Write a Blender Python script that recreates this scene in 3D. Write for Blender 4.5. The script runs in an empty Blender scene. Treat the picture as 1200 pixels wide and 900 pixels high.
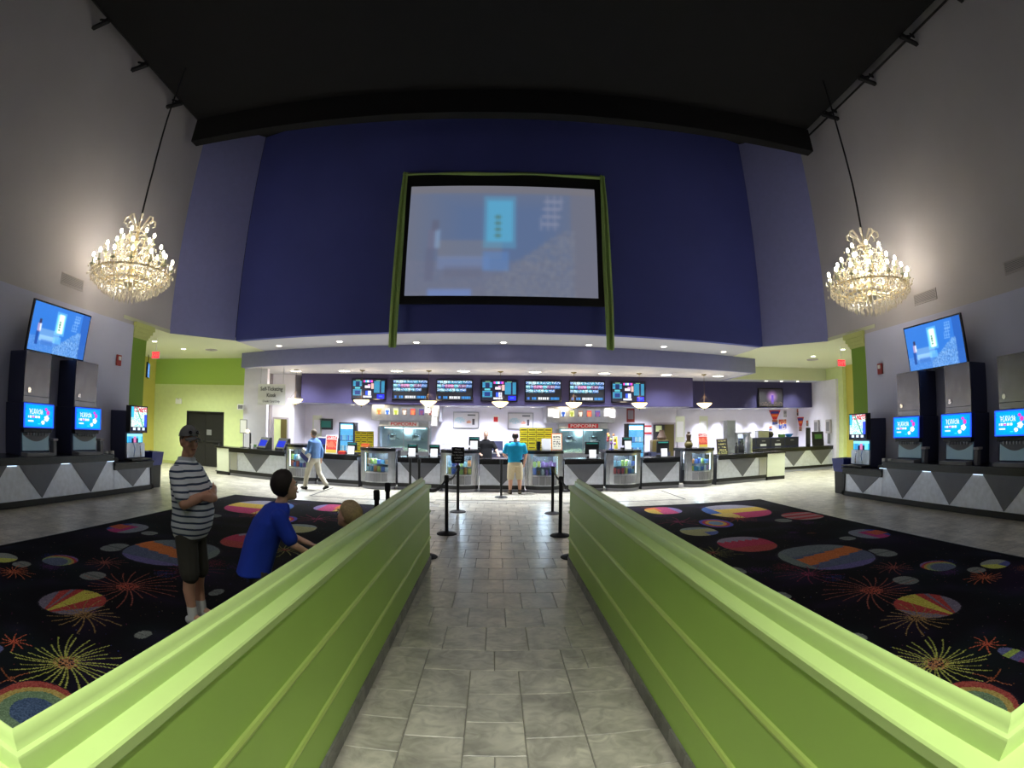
import bpy, bmesh, math, random
import numpy as np
from mathutils import Vector, Matrix
random.seed(7)
S = bpy.context.scene
COL = S.collection
PI = math.pi

# ------------------------------------------------------------------ camera
cam_data = bpy.data.cameras.new('camera')
cam_data.type = 'PANO'
cam_data.sensor_width = 36.0
cam_data.sensor_height = 27.0
cam_data.sensor_fit = 'HORIZONTAL'
cam_data.panorama_type = 'FISHEYE_EQUISOLID'
cam_data.fisheye_lens = 627.74 / 1200 * 36
cam_data.fisheye_fov = math.radians(180)
cam_data.clip_start = 0.05
cam = bpy.data.objects.new('camera', cam_data)
COL.objects.link(cam)
S.camera = cam
yaw, pitch, roll = 0.0300, 0.0845, 0.0086
fwd = Vector((math.sin(yaw) * math.cos(pitch), math.cos(yaw) * math.cos(pitch), math.sin(pitch)))
rgt = Vector((math.cos(yaw), -math.sin(yaw), 0))
upv = rgt.cross(fwd)
r2 = rgt * math.cos(roll) + upv * math.sin(roll)
u2 = upv * math.cos(roll) - rgt * math.sin(roll)
M = Matrix((r2, u2, -fwd)).transposed().to_4x4()
M.translation = Vector((-0.064, 0.0, 1.85))
cam.matrix_world = M

# ------------------------------------------------------------------ world, exposure
w = bpy.data.worlds.new('world')
S.world = w
w.use_nodes = True
w.node_tree.nodes['Background'].inputs[0].default_value = (0.5, 0.5, 0.6, 1)
w.node_tree.nodes['Background'].inputs[1].default_value = 0.02
S.view_settings.view_transform = 'Standard'
S.view_settings.look = 'None'
S.view_settings.gamma = 1.0
S.view_settings.use_curve_mapping = False
S.view_settings.exposure = 0.0
LK = 1.0   # overall lamp level


# ------------------------------------------------------------------ helpers
def lin(c):
    out = []
    for x in c[:3]:
        x = x / 255.0
        out.append(x / 12.92 if x <= 0.04045 else ((x + 0.055) / 1.055) ** 2.4)
    return (out[0], out[1], out[2], 1.0)


MATS = {}


def mat(name, c=(128, 128, 128), rough=0.6, metal=0.0, emit=None, es=0.0, var=0.0, vscale=6.0, bump=0.0,
        bscale=40.0, spec=0.5, coat=0.0):
    m = bpy.data.materials.new(name)
    m.use_nodes = True
    nt = m.node_tree
    b = nt.nodes['Principled BSDF']
    b.inputs['Base Color'].default_value = lin(c)
    b.inputs['Roughness'].default_value = rough
    b.inputs['Metallic'].default_value = metal
    b.inputs['Specular IOR Level'].default_value = spec
    if coat:
        b.inputs['Coat Weight'].default_value = coat
    if emit:
        b.inputs['Emission Color'].default_value = lin(emit)
        b.inputs['Emission Strength'].default_value = es
    if var or bump:
        tc = nt.nodes.new('ShaderNodeTexCoord')
        nz = nt.nodes.new('ShaderNodeTexNoise')
        nz.inputs['Scale'].default_value = vscale
        nz.inputs['Detail'].default_value = 4
        nt.links.new(tc.outputs['Object'], nz.inputs['Vector'])
        if var:
            mp = nt.nodes.new('ShaderNodeMapRange')
            mp.inputs[1].default_value = 0.3
            mp.inputs[2].default_value = 0.7
            mp.inputs[3].default_value = 1 - var
            mp.inputs[4].default_value = 1 + var
            nt.links.new(nz.outputs[0], mp.inputs[0])
            mx = nt.nodes.new('ShaderNodeMix')
            mx.data_type = 'RGBA'
            mx.blend_type = 'MULTIPLY'
            mx.inputs[0].default_value = 1.0
            mx.inputs[6].default_value = lin(c)
            nt.links.new(mp.outputs[0], mx.inputs[7])
            nt.links.new(mx.outputs[2], b.inputs['Base Color'])
        if bump:
            n2 = nt.nodes.new('ShaderNodeTexNoise')
            n2.inputs['Scale'].default_value = bscale
            nt.links.new(tc.outputs['Object'], n2.inputs['Vector'])
            bp = nt.nodes.new('ShaderNodeBump')
            bp.inputs['Strength'].default_value = bump
            bp.inputs['Distance'].default_value = 0.01
            nt.links.new(n2.outputs[0], bp.inputs['Height'])
            nt.links.new(bp.outputs[0], b.inputs['Normal'])
    MATS[name] = m
    return m


def emat(name, c, es):
    m = bpy.data.materials.new(name)
    m.use_nodes = True
    nt = m.node_tree
    nt.nodes.clear()
    o = nt.nodes.new('ShaderNodeOutputMaterial')
    e = nt.nodes.new('ShaderNodeEmission')
    e.inputs[0].default_value = lin(c)
    e.inputs[1].default_value = es
    nt.links.new(e.outputs[0], o.inputs[0])
    MATS[name] = m
    return m


def amat(name, es=0.0, rough=0.9, noise=0.0):
    """a material that shows the mesh's own colour attribute, printed (es = 0) or glowing as a screen"""
    m = bpy.data.materials.new(name)
    m.use_nodes = True
    nt = m.node_tree
    a = nt.nodes.new('ShaderNodeAttribute')
    a.attribute_name = 'ink'
    b = nt.nodes['Principled BSDF']
    b.inputs['Roughness'].default_value = rough
    if es:
        b.inputs['Base Color'].default_value = (0.01, 0.01, 0.01, 1)
        nt.links.new(a.outputs['Color'], b.inputs['Emission Color'])
        b.inputs['Emission Strength'].default_value = es
    elif noise:
        tc = nt.nodes.new('ShaderNodeTexCoord')
        nz = nt.nodes.new('ShaderNodeTexNoise')
        nz.inputs['Scale'].default_value = 60
        nt.links.new(tc.outputs['Object'], nz.inputs['Vector'])
        mp = nt.nodes.new('ShaderNodeMapRange')
        mp.inputs[3].default_value = 1 - noise
        mp.inputs[4].default_value = 1 + noise
        nt.links.new(nz.outputs[0], mp.inputs[0])
        mx = nt.nodes.new('ShaderNodeMix')
        mx.data_type = 'RGBA'
        mx.blend_type = 'MULTIPLY'
        mx.inputs[0].default_value = 1.0
        nt.links.new(a.outputs['Color'], mx.inputs[6])
        nt.links.new(mp.outputs[0], mx.inputs[7])
        nt.links.new(mx.outputs[2], b.inputs['Base Color'])
        b.inputs['Specular IOR Level'].default_value = 0.1
    else:
        nt.links.new(a.outputs['Color'], b.inputs['Base Color'])
    MATS[name] = m
    return m


def tag(o, label=None, cat=None, group=None, kind=None):
    if label:
        o['label'] = label
    if cat:
        o['category'] = cat
    if group:
        o['group'] = group
    if kind:
        o['kind'] = kind
    return o


def thing(name, label, cat, loc=(0, 0, 0), rz=0.0, group=None):
    o = bpy.data.objects.new(name, None)
    o.empty_display_size = 0.1
    COL.objects.link(o)
    o.location = loc
    o.rotation_euler = (0, 0, rz)
    return tag(o, label, cat, group)


def link(name, me, parent=None, loc=(0, 0, 0), rot=(0, 0, 0)):
    o = bpy.data.objects.new(name, me)
    COL.objects.link(o)
    o.location = loc
    o.rotation_euler = rot
    if parent:
        o.parent = parent
    return o


def dup(root, loc, rz=0.0, label=None, group=None, parent=None):
    r = root.copy()
    COL.objects.link(r)
    r.location = loc
    r.rotation_euler = (0, 0, rz)
    if parent:
        r.parent = parent
    tag(r, label, None, group)
    for ch in list(root.children):
        c = ch.copy()
        COL.objects.link(c)
        c.parent = r
        for g in ch.children:
            d = g.copy()
            COL.objects.link(d)
            d.parent = c
    return r


class MB:
    def __init__(self):
        self.v = []
        self.f = []
        self.cols = None

    def add(self, vs, fs):
        n = len(self.v)
        self.v += [tuple(p) for p in vs]
        self.f += [tuple(i + n for i in f) for f in fs]
        return self

    def box(self, x0, x1, y0, y1, z0, z1):
        vs = [(x, y, z) for z in (z0, z1) for y in (y0, y1) for x in (x0, x1)]
        return self.add(vs, [(0, 2, 3, 1), (4, 5, 7, 6), (0, 1, 5, 4), (2, 6, 7, 3), (0, 4, 6, 2), (1, 3, 7, 5)])

    def cbox(self, c, s):
        return self.box(c[0] - s[0] / 2, c[0] + s[0] / 2, c[1] - s[1] / 2, c[1] + s[1] / 2, c[2] - s[2] / 2, c[2] + s[2] / 2)

    def prism(self, poly, a0, a1, axis='y'):
        n = len(poly)

        def P(p, a):
            return {'y': (p[0], a, p[1]), 'x': (a, p[0], p[1]), 'z': (p[0], p[1], a)}[axis]
        vs = [P(p, a0) for p in poly] + [P(p, a1) for p in poly]
        fs = [tuple(range(n))[::-1], tuple(range(n, 2 * n))]
        fs += [(i, (i + 1) % n, n + (i + 1) % n, n + i) for i in range(n)]
        return self.add(vs, fs)

    def rings(self, rs, cap=True, closed=False):
        n = len(rs[0])
        vs = [p for r in rs for p in r]
        fs = []
        m = len(rs)
        for k in range(m if closed else m - 1):
            k2 = (k + 1) % m
            for i in range(n):
                j = (i + 1) % n
                fs.append((k * n + i, k * n + j, k2 * n + j, k2 * n + i))
        if cap and not closed:
            fs.append(tuple(range(n))[::-1])
            fs.append(tuple((m - 1) * n + i for i in range(n)))
        return self.add(vs, fs)

    def lathe(self, prof, c=(0, 0, 0), n=16):
        rs = [[(c[0] + max(r, 1e-4) * math.cos(2 * PI * i / n), c[1] + max(r, 1e-4) * math.sin(2 * PI * i / n), c[2] + z)
               for i in range(n)] for r, z in prof]
        return self.rings(rs)

    def tube(self, pts, r, n=8, cap=True):
        pts = [Vector(p) for p in pts]
        rad = r if isinstance(r, (list, tuple)) else [r] * len(pts)
        rs = []
        prev = None
        for i, p in enumerate(pts):
            t = (pts[min(i + 1, len(pts) - 1)] - pts[max(i - 1, 0)])
            t = t.normalized() if t.length > 1e-9 else Vector((0, 0, 1))
            if prev is None:
                a = Vector((0, 0, 1)) if abs(t.z) < 0.9 else Vector((1, 0, 0))
                u = t.cross(a).normalized()
            else:
                u = (prev - t * prev.dot(t))
                u = u.normalized() if u.length > 1e-6 else t.orthogonal().normalized()
            prev = u
            v = t.cross(u)
            rs.append([p + (u * math.cos(2 * PI * k / n) + v * math.sin(2 * PI * k / n)) * rad[i] for k in range(n)])
        return self.rings(rs, cap)

    def ell(self, c, r, n=14, m=9):
        c = Vector(c)
        rs = []
        for k in range(m + 1):
            a = -PI / 2 + PI * k / m
            q = max(math.cos(a), 0.02)
            rs.append([(c.x + r[0] * q * math.cos(2 * PI * i / n), c.y + r[1] * q * math.sin(2 * PI * i / n), c.z + r[2] * math.sin(a))
                       for i in range(n)])
        return self.rings(rs)

    def build(self, name, m, parent=None, smooth=False, bevel=0.0, loc=(0, 0, 0), rot=(0, 0, 0), kind=None, label=None):
        me = bpy.data.meshes.new(name)
        me.from_pydata(self.v, [], self.f)
        me.materials.append(MATS[m] if isinstance(m, str) else m)
        if smooth:
            me.polygons.foreach_set('use_smooth', [True] * len(me.polygons))
            me.set_sharp_from_angle(angle=math.radians(40))
        me.update()
        o = link(name, me, parent, loc, rot)
        if bevel:
            b = o.modifiers.new('bevel', 'BEVEL')
            b.width = bevel
            b.segments = 2
            b.limit_method = 'ANGLE'
        return tag(o, label, None, None, kind)


def box(name, m, x0, x1, y0, y1, z0, z1, parent=None, **k):
    return MB().box(x0, x1, y0, y1, z0, z1).build(name, m, parent, **k)


def struct(o):
    o['kind'] = 'structure'
    return o


def picture(name, fn, nx, ny, width, height, m, parent=None, loc=(0, 0, 0), rot=(0, 0, 0)):
    """flat print or screen image in the local XZ plane facing -Y, colours from fn(u, v) in 0..255"""
    us = (np.arange(nx) + 0.5) / nx
    vs = (np.arange(ny) + 0.5) / ny
    U, V = np.meshgrid(us, vs)
    rgb = np.clip(fn(U, V), 0, 255) / 255.0
    rgb = np.where(rgb <= 0.04045, rgb / 12.92, ((rgb + 0.055) / 1.055) ** 2.4)
    xs = np.linspace(-width / 2, width / 2, nx + 1)
    zs = np.linspace(-height / 2, height / 2, ny + 1)
    X, Z = np.meshgrid(xs, zs)
    co = np.stack([X, np.zeros_like(X), Z], -1).reshape(-1, 3)
    i = (np.arange(ny)[:, None] * (nx + 1) + np.arange(nx)[None]).reshape(-1)
    quads = np.stack([i, i + 1, i + nx + 2, i + nx + 1], -1)
    return link(name, ink_mesh(name, co, quads, rgb.reshape(-1, 3), m), parent, loc, rot)


def ink_mesh(name, co, quads, rgb, m):
    me = bpy.data.meshes.new(name)
    nq = len(quads)
    me.vertices.add(len(co))
    me.vertices.foreach_set('co', np.asarray(co, 'f').reshape(-1))
    me.loops.add(nq * 4)
    me.loops.foreach_set('vertex_index', np.asarray(quads, 'i').reshape(-1))
    me.polygons.add(nq)
    me.polygons.foreach_set('loop_start', np.arange(nq, dtype='i') * 4)
    me.update(calc_edges=True)
    at = me.attributes.new('ink', 'FLOAT_COLOR', 'FACE')
    c4 = np.concatenate([rgb, np.ones((nq, 1))], 1).astype('f')
    at.data.foreach_set('color', c4.reshape(-1))
    me.materials.append(MATS[m])
    me.validate()
    return me


def text(s, size, m, parent, loc, rot=(PI / 2, 0, 0), name='lettering', ext=0.002, align='CENTER', sx=1.0, bold=0.0):
    cu = bpy.data.curves.new('txt', 'FONT')
    cu.body = s
    cu.size = size
    cu.align_x = align
    cu.align_y = 'CENTER'
    cu.extrude = ext
    cu.resolution_u = 2
    cu.offset = size * bold
    t = bpy.data.objects.new('txt', cu)
    COL.objects.link(t)
    bpy.context.view_layer.update()
    me = bpy.data.meshes.new_from_object(t.evaluated_get(bpy.context.evaluated_depsgraph_get()))
    bpy.data.objects.remove(t)
    bpy.data.curves.remove(cu)
    me.name = name
    me.materials.clear()
    me.materials.append(MATS[m])
    o = link(name, me, parent, loc, rot)
    o.scale = (sx, 1, 1)
    return o


def spot(name, loc, power, color=(255, 240, 215), angle=100, blend=0.7, size=0.06, rot=(0, 0, 0), parent=None):
    l = bpy.data.lights.new(name, 'SPOT')
    l.energy = power * LK
    l.color = lin(color)[:3]
    l.spot_size = math.radians(angle)
    l.spot_blend = blend
    l.shadow_soft_size = size
    o = bpy.data.objects.new(name, l)
    COL.objects.link(o)
    o.location = loc
    o.rotation_euler = rot
    if parent:
        o.parent = parent
    return o


def point(name, loc, power, color=(255, 235, 200), size=0.1, parent=None):
    l = bpy.data.lights.new(name, 'POINT')
    l.energy = power * LK
    l.color = lin(color)[:3]
    l.shadow_soft_size = size
    o = bpy.data.objects.new(name, l)
    COL.objects.link(o)
    o.location = loc
    if parent:
        o.parent = parent
    return o


# ------------------------------------------------------------------ materials
mat('wall_grey', (186, 182, 187), 0.9, var=0.04, vscale=0.6, bump=0.05)
mat('wall_lower', (194, 197, 222), 0.9, var=0.03, vscale=0.8)
mat('wall_blue', (72, 80, 158), 0.85, var=0.05, vscale=0.7)
mat('wall_lavender', (138, 142, 198), 0.85, var=0.03)
mat('fascia_lavender', (132, 133, 176), 0.85, var=0.03)
mat('soffit_white', (182, 182, 194), 0.9)
mat('purple', (62, 58, 98), 0.85, var=0.04)
mat('wall_white', (226, 223, 236), 0.85, var=0.02)
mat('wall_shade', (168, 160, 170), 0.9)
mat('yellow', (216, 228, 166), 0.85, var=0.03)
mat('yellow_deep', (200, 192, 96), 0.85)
mat('green_band', (170, 202, 96), 0.85)
mat('green_column', (120, 156, 46), 0.7)
mat('column_cap', (196, 204, 128), 0.8)
mat('cream', (208, 212, 182), 0.9)
mat('ceiling_black', (8, 8, 10), 0.95, var=0.2, vscale=2)
mat('steel_black', (18, 18, 20), 0.7)
mat('wall_lime', (168, 204, 94), 0.5, var=0.03, vscale=1.5)
mat('cap_lime', (184, 210, 128), 0.4, var=0.02)
mat('moulding_lime', (190, 214, 112), 0.45)
mat('grout', (142, 139, 130), 0.9)
mat('granite', (22, 22, 25), 0.25, var=0.35, vscale=60)
mat('black', (14, 14, 16), 0.5)
mat('black_gloss', (10, 10, 12), 0.18)
mat('dark_grey', (52, 52, 58), 0.55)
mat('mid_grey', (120, 120, 124), 0.6)
mat('kick_grey', (150, 150, 158), 0.7)
mat('stainless', (190, 192, 198), 0.28, 0.9, var=0.12, vscale=5)
mat('steel_plate', (206, 210, 222), 0.36, 0.5, var=0.10, vscale=9, bump=0.35, bscale=60)
mat('steel_triangle', (104, 105, 112), 0.45, 0.6, var=0.06, vscale=4)
mat('steel_dark', (128, 128, 134), 0.25, 0.9, var=0.15, vscale=3)
mat('steel_frame', (176, 178, 184), 0.3, 0.85)
mat('chrome', (220, 222, 226), 0.12, 1.0)
mat('navy_box', (50, 54, 84), 0.6)
mat('white', (236, 236, 236), 0.7)
mat('paper', (236, 236, 232), 0.9)
mat('cream_panel', (216, 220, 196), 0.6)
mat('red', (196, 40, 44), 0.6)
mat('red_sign', (178, 40, 50), 0.5, emit=(200, 40, 50), es=0.3)
mat('orange', (232, 122, 44), 0.6)
mat('yellow_card', (232, 214, 40), 0.6)
mat('brown', (70, 50, 32), 0.6)
mat('bronze', (96, 86, 46), 0.5, 0.3)
mat('gold', (236, 220, 176), 0.3, 0.6)
mat('blue_bin', (32, 44, 128), 0.5)
mat('blue_bowl', (40, 140, 210), 0.5)
mat('skin', (230, 182, 156), 0.55, var=0.04, vscale=12)
mat('skin_tan', (212, 160, 134), 0.55, var=0.04, vscale=12)
mat('hair_dark', (40, 30, 26), 0.7, var=0.2, vscale=50)
mat('hair_grey', (118, 104, 88), 0.7, var=0.2, vscale=50)
mat('hair_blond', (186, 162, 120), 0.7, var=0.2, vscale=50)
mat('cap_cloth', (112, 112, 114), 0.9)
mat('shorts_olive', (70, 68, 60), 0.95, var=0.06, vscale=14)
mat('shorts_khaki', (206, 190, 158), 0.95, var=0.05, vscale=14)
mat('trousers', (196, 190, 172), 0.95, var=0.05, vscale=14)
mat('tee_blue', (28, 60, 178), 0.95, var=0.06, vscale=10)
mat('tee_turquoise', (20, 158, 206), 0.95, var=0.06, vscale=10)
mat('shirt_blue', (110, 150, 206), 0.95, var=0.05, vscale=12)
mat('tee_black', (24, 24, 28), 0.95)
mat('sock', (226, 226, 222), 0.95)
mat('shoe_white', (208, 208, 204), 0.8)
mat('shoe_black', (20, 18, 18), 0.6)
mat('sandal', (92, 80, 62), 0.7)
mat('mouth', (150, 86, 76), 0.6)
mat('ribbon', (156, 186, 104), 0.8, var=0.06, vscale=20)
mat('rubber', (16, 16, 18), 0.7)
mat('belt', (14, 14, 16), 0.85)
mat('alarm_red', (150, 44, 44), 0.5)
mat('vent', (176, 170, 172), 0.6)
mat('floor_dark', (64, 62, 58), 0.5)
mat('green_leaf', (74, 120, 52), 0.7)
mat('teal', (40, 130, 120), 0.5)
mat('popcorn_inside', (196, 204, 208), 0.3, 0.8)
mat('door_black', (13, 11, 11), 0.8)
emat('lamp_white', (255, 246, 226), 14)
emat('lamp_warm', (255, 226, 160), 26)
mat('lamp_warm_bowl', (255, 236, 190), 0.5, emit=(255, 226, 160), es=3.5)
emat('bulb', (255, 242, 216), 24)
emat('exit_red', (255, 60, 70), 1.6)
emat('bright_room', (255, 250, 196), 1.6)
emat('lit_shelf', (226, 244, 255), 4.5)
emat('led_strip', (206, 228, 255), 2.6)
emat('panel_fill_glow', (200, 228, 255), 7)
emat('cooler_light', (120, 200, 250), 1.3)
emat('edge_blue', (40, 90, 250), 1.6)
emat('kiosk_blue', (60, 76, 236), 0.9)
emat('popcorn_lamp', (215, 250, 250), 7)
amat('screen', 1.35)
amat('screen_projected', 0.85)
amat('print', 0.0, 0.6)
amat('carpet', 0.0, 1.0, noise=0.35)


def glass_mat(name, c, tr, rough=0.03):
    m = bpy.data.materials.new(name)
    m.use_nodes = True
    nt = m.node_tree
    nt.nodes.clear()
    o = nt.nodes.new('ShaderNodeOutputMaterial')
    t = nt.nodes.new('ShaderNodeBsdfTransparent')
    t.inputs[0].default_value = lin(c)
    g = nt.nodes.new('ShaderNodeBsdfGlossy')
    g.inputs['Roughness'].default_value = rough
    mx = nt.nodes.new('ShaderNodeMixShader')
    mx.inputs[0].default_value = 1 - tr
    nt.links.new(t.outputs[0], mx.inputs[1])
    nt.links.new(g.outputs[0], mx.inputs[2])
    nt.links.new(mx.outputs[0], o.inputs[0])
    MATS[name] = m


glass_mat('glass', (235, 245, 248), 0.93)


def crystal_mat():
    m = bpy.data.materials.new('crystal')
    m.use_nodes = True
    nt = m.node_tree
    nt.nodes.clear()
    o = nt.nodes.new('ShaderNodeOutputMaterial')
    t = nt.nodes.new('ShaderNodeBsdfTransparent')
    g = nt.nodes.new('ShaderNodeBsdfGlossy')
    g.inputs['Roughness'].default_value = 0.15
    g.inputs[0].default_value = (1.0, 0.97, 0.9, 1)
    d = nt.nodes.new('ShaderNodeBsdfTranslucent')
    d.inputs[0].default_value = (1.0, 0.95, 0.84, 1)
    m1 = nt.nodes.new('ShaderNodeMixShader')
    m1.inputs[0].default_value = 0.72
    nt.links.new(g.outputs[0], m1.inputs[1])
    nt.links.new(d.outputs[0], m1.inputs[2])
    m2 = nt.nodes.new('ShaderNodeMixShader')
    m2.inputs[0].default_value = 0.82
    nt.links.new(t.outputs[0], m2.inputs[1])
    nt.links.new(m1.outputs[0], m2.inputs[2])
    nt.links.new(m2.outputs[0], o.inputs[0])
    MATS['crystal'] = m


crystal_mat()


def tile_mat(name, c, rough):
    m = mat(name, c, rough, var=0.3, vscale=2.6, bump=0.04, bscale=30, spec=0.5)
    nt = m.node_tree
    b = nt.nodes['Principled BSDF']
    src = b.inputs['Base Color'].links[0].from_socket
    # stone veins from a second, stretched noise
    tc = nt.nodes.new('ShaderNodeTexCoord')
    oi = nt.nodes.new('ShaderNodeObjectInfo')
    ad = nt.nodes.new('ShaderNodeVectorMath')
    ad.operation = 'MULTIPLY_ADD'
    ad.inputs[1].default_value = (1, 1, 1)
    sc = nt.nodes.new('ShaderNodeVectorMath')
    sc.operation = 'SCALE'
    sc.inputs[0].default_value = (9, 7, 0)
    nt.links.new(oi.outputs['Random'], sc.inputs['Scale'])
    nt.links.new(tc.outputs['Object'], ad.inputs[0])
    nt.links.new(sc.outputs[0], ad.inputs[2])
    n = nt.nodes.new('ShaderNodeTexNoise')
    n.inputs['Scale'].default_value = 7
    n.inputs['Detail'].default_value = 6
    n.inputs['Distortion'].default_value = 1.6
    nt.links.new(ad.outputs[0], n.inputs['Vector'])
    mp = nt.nodes.new('ShaderNodeMapRange')
    mp.inputs[1].default_value = 0.35
    mp.inputs[2].default_value = 0.65
    mp.inputs[3].default_value = 0.8
    mp.inputs[4].default_value = 1.18
    nt.links.new(n.outputs[0], mp.inputs[0])
    mx = nt.nodes.new('ShaderNodeMix')
    mx.data_type = 'RGBA'
    mx.blend_type = 'MULTIPLY'
    mx.inputs[0].default_value = 1
    nt.links.new(src, mx.inputs[6])
    nt.links.new(mp.outputs[0], mx.inputs[7])
    nt.links.new(mx.outputs[2], b.inputs['Base Color'])
    for nz in [x for x in nt.nodes if x.bl_idname == 'ShaderNodeTexNoise' and x is not n]:
        nt.links.new(ad.outputs[0], nz.inputs['Vector'])


tile_mat('tile', (170, 165, 150), 0.30)
tile_mat('tile_skirting', (128, 126, 122), 0.5)


def stripe_mat():
    m = mat('polo_stripe', (218, 222, 228), 0.95)
    nt = m.node_tree
    b = nt.nodes['Principled BSDF']
    tc = nt.nodes.new('ShaderNodeTexCoord')
    sp = nt.nodes.new('ShaderNodeSeparateXYZ')
    nt.links.new(tc.outputs['Object'], sp.inputs[0])
    nz = nt.nodes.new('ShaderNodeTexNoise')
    nz.inputs['Scale'].default_value = 4
    nt.links.new(tc.outputs['Object'], nz.inputs['Vector'])
    ma = nt.nodes.new('ShaderNodeMath')
    ma.operation = 'MULTIPLY_ADD'
    ma.inputs[1].default_value = 0.03
    nt.links.new(nz.outputs[0], ma.inputs[0])
    nt.links.new(sp.outputs[2], ma.inputs[2])
    fr = nt.nodes.new('ShaderNodeMath')
    fr.operation = 'PINGPONG'
    fr.inputs[1].default_value = 0.0275
    nt.links.new(ma.outputs[0], fr.inputs[0])
    gt = nt.nodes.new('ShaderNodeMath')
    gt.operation = 'LESS_THAN'
    gt.inputs[1].default_value = 0.0085
    nt.links.new(fr.outputs[0], gt.inputs[0])
    mx = nt.nodes.new('ShaderNodeMix')
    mx.data_type = 'RGBA'
    nt.links.new(gt.outputs[0], mx.inputs[0])
    mx.inputs[6].default_value = lin((234, 238, 244))
    mx.inputs[7].default_value = lin((62, 78, 104))
    nt.links.new(mx.outputs[2], b.inputs['Base Color'])


stripe_mat()

# ================================================================== setting
def arcy(x, R, y0, xc=0.1):
    return y0 + R - math.sqrt(R * R - (x - xc) ** 2)


def arc_slab(R, y0, x0, x1, z0, z1, thick, n=28):
    """a curved wall piece, convex towards the entrance"""
    mb = MB()
    rs = []
    for i in range(n + 1):
        x = x0 + (x1 - x0) * i / n
        y = arcy(x, R, y0)
        rs.append([(x, y, z0), (x, y + thick, z0), (x, y + thick, z1), (x, y, z1)])
    return mb.rings(rs)


# ---- floor slab with tiles
floor = struct(box('floor', 'grout', -15.2, 15.2, -6, 24, -0.2, -0.012))
TILE_MESH = {}


def tile(w_, h_, x, y):
    key = (round(w_, 3), round(h_, 3))
    g = 0.003
    if key not in TILE_MESH:
        mb = MB()
        a, b, e = w_ / 2 - g, h_ / 2 - g, 0.004
        mb.rings([[(-a, -b, -0.012), (a, -b, -0.012), (a, b, -0.012), (-a, b, -0.012)],
                  [(-a, -b, -e), (a, -b, -e), (a, b, -e), (-a, b, -e)],
                  [(-a + e, -b + e, 0), (a - e, -b + e, 0), (a - e, b - e, 0), (-a + e, b - e, 0)]])
        o = mb.build('floor_tile', 'tile', floor)
        TILE_MESH[key] = o.data
        o.location = (x, y, 0)
        return o
    return link('floor_tile', TILE_MESH[key], floor, (x, y, 0))


# modular stone pattern close to the entrance, on a 0.18 x 0.20 module
rng = random.Random(11)
MX, MY = 0.18, 0.20
X0, Y0T, NXM, NYM = -0.95, 1.36, 11, 14
used = [[False] * NXM for _ in range(NYM)]
fixed = [(0, 0, 0, 0)]
sizes = [(2, 3), (3, 2), (2, 2), (3, 3), (1, 1), (2, 1), (1, 2)]
ntile = 0
for j in range(NYM):
    for i in range(NXM):
        if used[j][i]:
            continue
        opts = sizes[:4]
        rng.shuffle(opts)
        if rng.random() < 0.12:
            opts = [(1, 1)] + opts
        for (a, b) in opts + [(2, 1), (1, 2), (1, 1)]:
            if i + a <= NXM and j + b <= NYM and not any(used[j + q][i + p] for p in range(a) for q in range(b)):
                for p in range(a):
                    for q in range(b):
                        used[j + q][i + p] = True
                tile(a * MX, b * MY, X0 + (i + a / 2) * MX - 0.015, Y0T + (j + b / 2) * MY)
                ntile += 1
                break
# brick bond further in: walkway rows
ROW = 0.55
yr = Y0T + NYM * MY
row = 0
while yr < 13.2:
    off = 0.18 if row % 2 else 0.0
    for k in range(-4, 5):
        xc = 0.04 + off + k * 0.36
        if yr < 7.0 and abs(xc) > 1.14:
            continue
        tile(0.36, ROW, xc, yr + ROW / 2)
        ntile += 1
    yr += ROW
    row += 1
YEND = yr
# the rest of the tiled floor, too far to pick apart
mb = MB()
def flat(x, y, w_, h_):
    a, b, g = w_ / 2 - 0.004, h_ / 2 - 0.004, 0.0
    mb.add([(x - a, y - b, 0), (x + a, y - b, 0), (x + a, y + b, 0), (x - a, y + b, 0)], [(0, 1, 2, 3)])
row = 0
y = 0.0
while y < 22.5:
    off = 0.18 if row % 2 else 0.0
    for k in range(-42, 43):
        xc = 0.04 + off + k * 0.36
        yc = y + ROW / 2 + 0.01
        if abs(xc) > 15:
            continue
        if y < YEND - 0.1 and abs(xc - 0.09) < 1.62 + 0.09:
            continue
        if 2.1 < abs(xc) < 6.5 and y < 11.9:
            continue
        if y < 11.2 and abs(xc) > 10.2:
            continue
        flat(xc, yc + 0.0, 0.36, ROW)
    y += ROW
    row += 1
# strips of tile beside the walls of the near walkway
mb.build('floor_tile_field', 'tile', floor, kind='stuff')
# dark inlaid border lines on the floor before the counter
for (x0, x1, y0, y1) in ((-4.9, 4.9, 13.27, 13.33), (-4.93, -4.87, 13.3, 15.4), (4.87, 4.93, 13.3, 15.4)):
    box('inlay_strip', 'floor_dark', x0, x1, y0, y1, -0.01, 0.0025, floor)

# ---- carpets (one pattern, mirrored)
CX0, CX1, CY0, CY1, CR = 1.062, 6.68, 0.568, 12.35, 0.0125
nx = int((CX1 - CX0) / CR)
ny = int((CY1 - CY0) / CR)
xs = np.linspace(CX0, CX1, nx + 1)
ys = np.linspace(CY0, CY1, ny + 1)
XC, YC = np.meshgrid((xs[:-1] + xs[1:]) / 2, (ys[:-1] + ys[1:]) / 2)
nr = np.random.RandomState(5)
img = np.zeros(XC.shape + (3,)) + np.array([13, 11, 17.])
def soft(n):
    a = nr.rand(ny // n + 2, nx // n + 2)
    yi = np.arange(ny) / n
    xi = np.arange(nx) / n
    y0_, x0_ = yi.astype(int), xi.astype(int)
    fy, fx = (yi - y0_)[:, None], (xi - x0_)[None]
    return (a[y0_][:, x0_] * (1 - fy) * (1 - fx) + a[y0_ + 1][:, x0_] * fy * (1 - fx)
            + a[y0_][:, x0_ + 1] * (1 - fy) * fx + a[y0_ + 1][:, x0_ + 1] * fy * fx)
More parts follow.
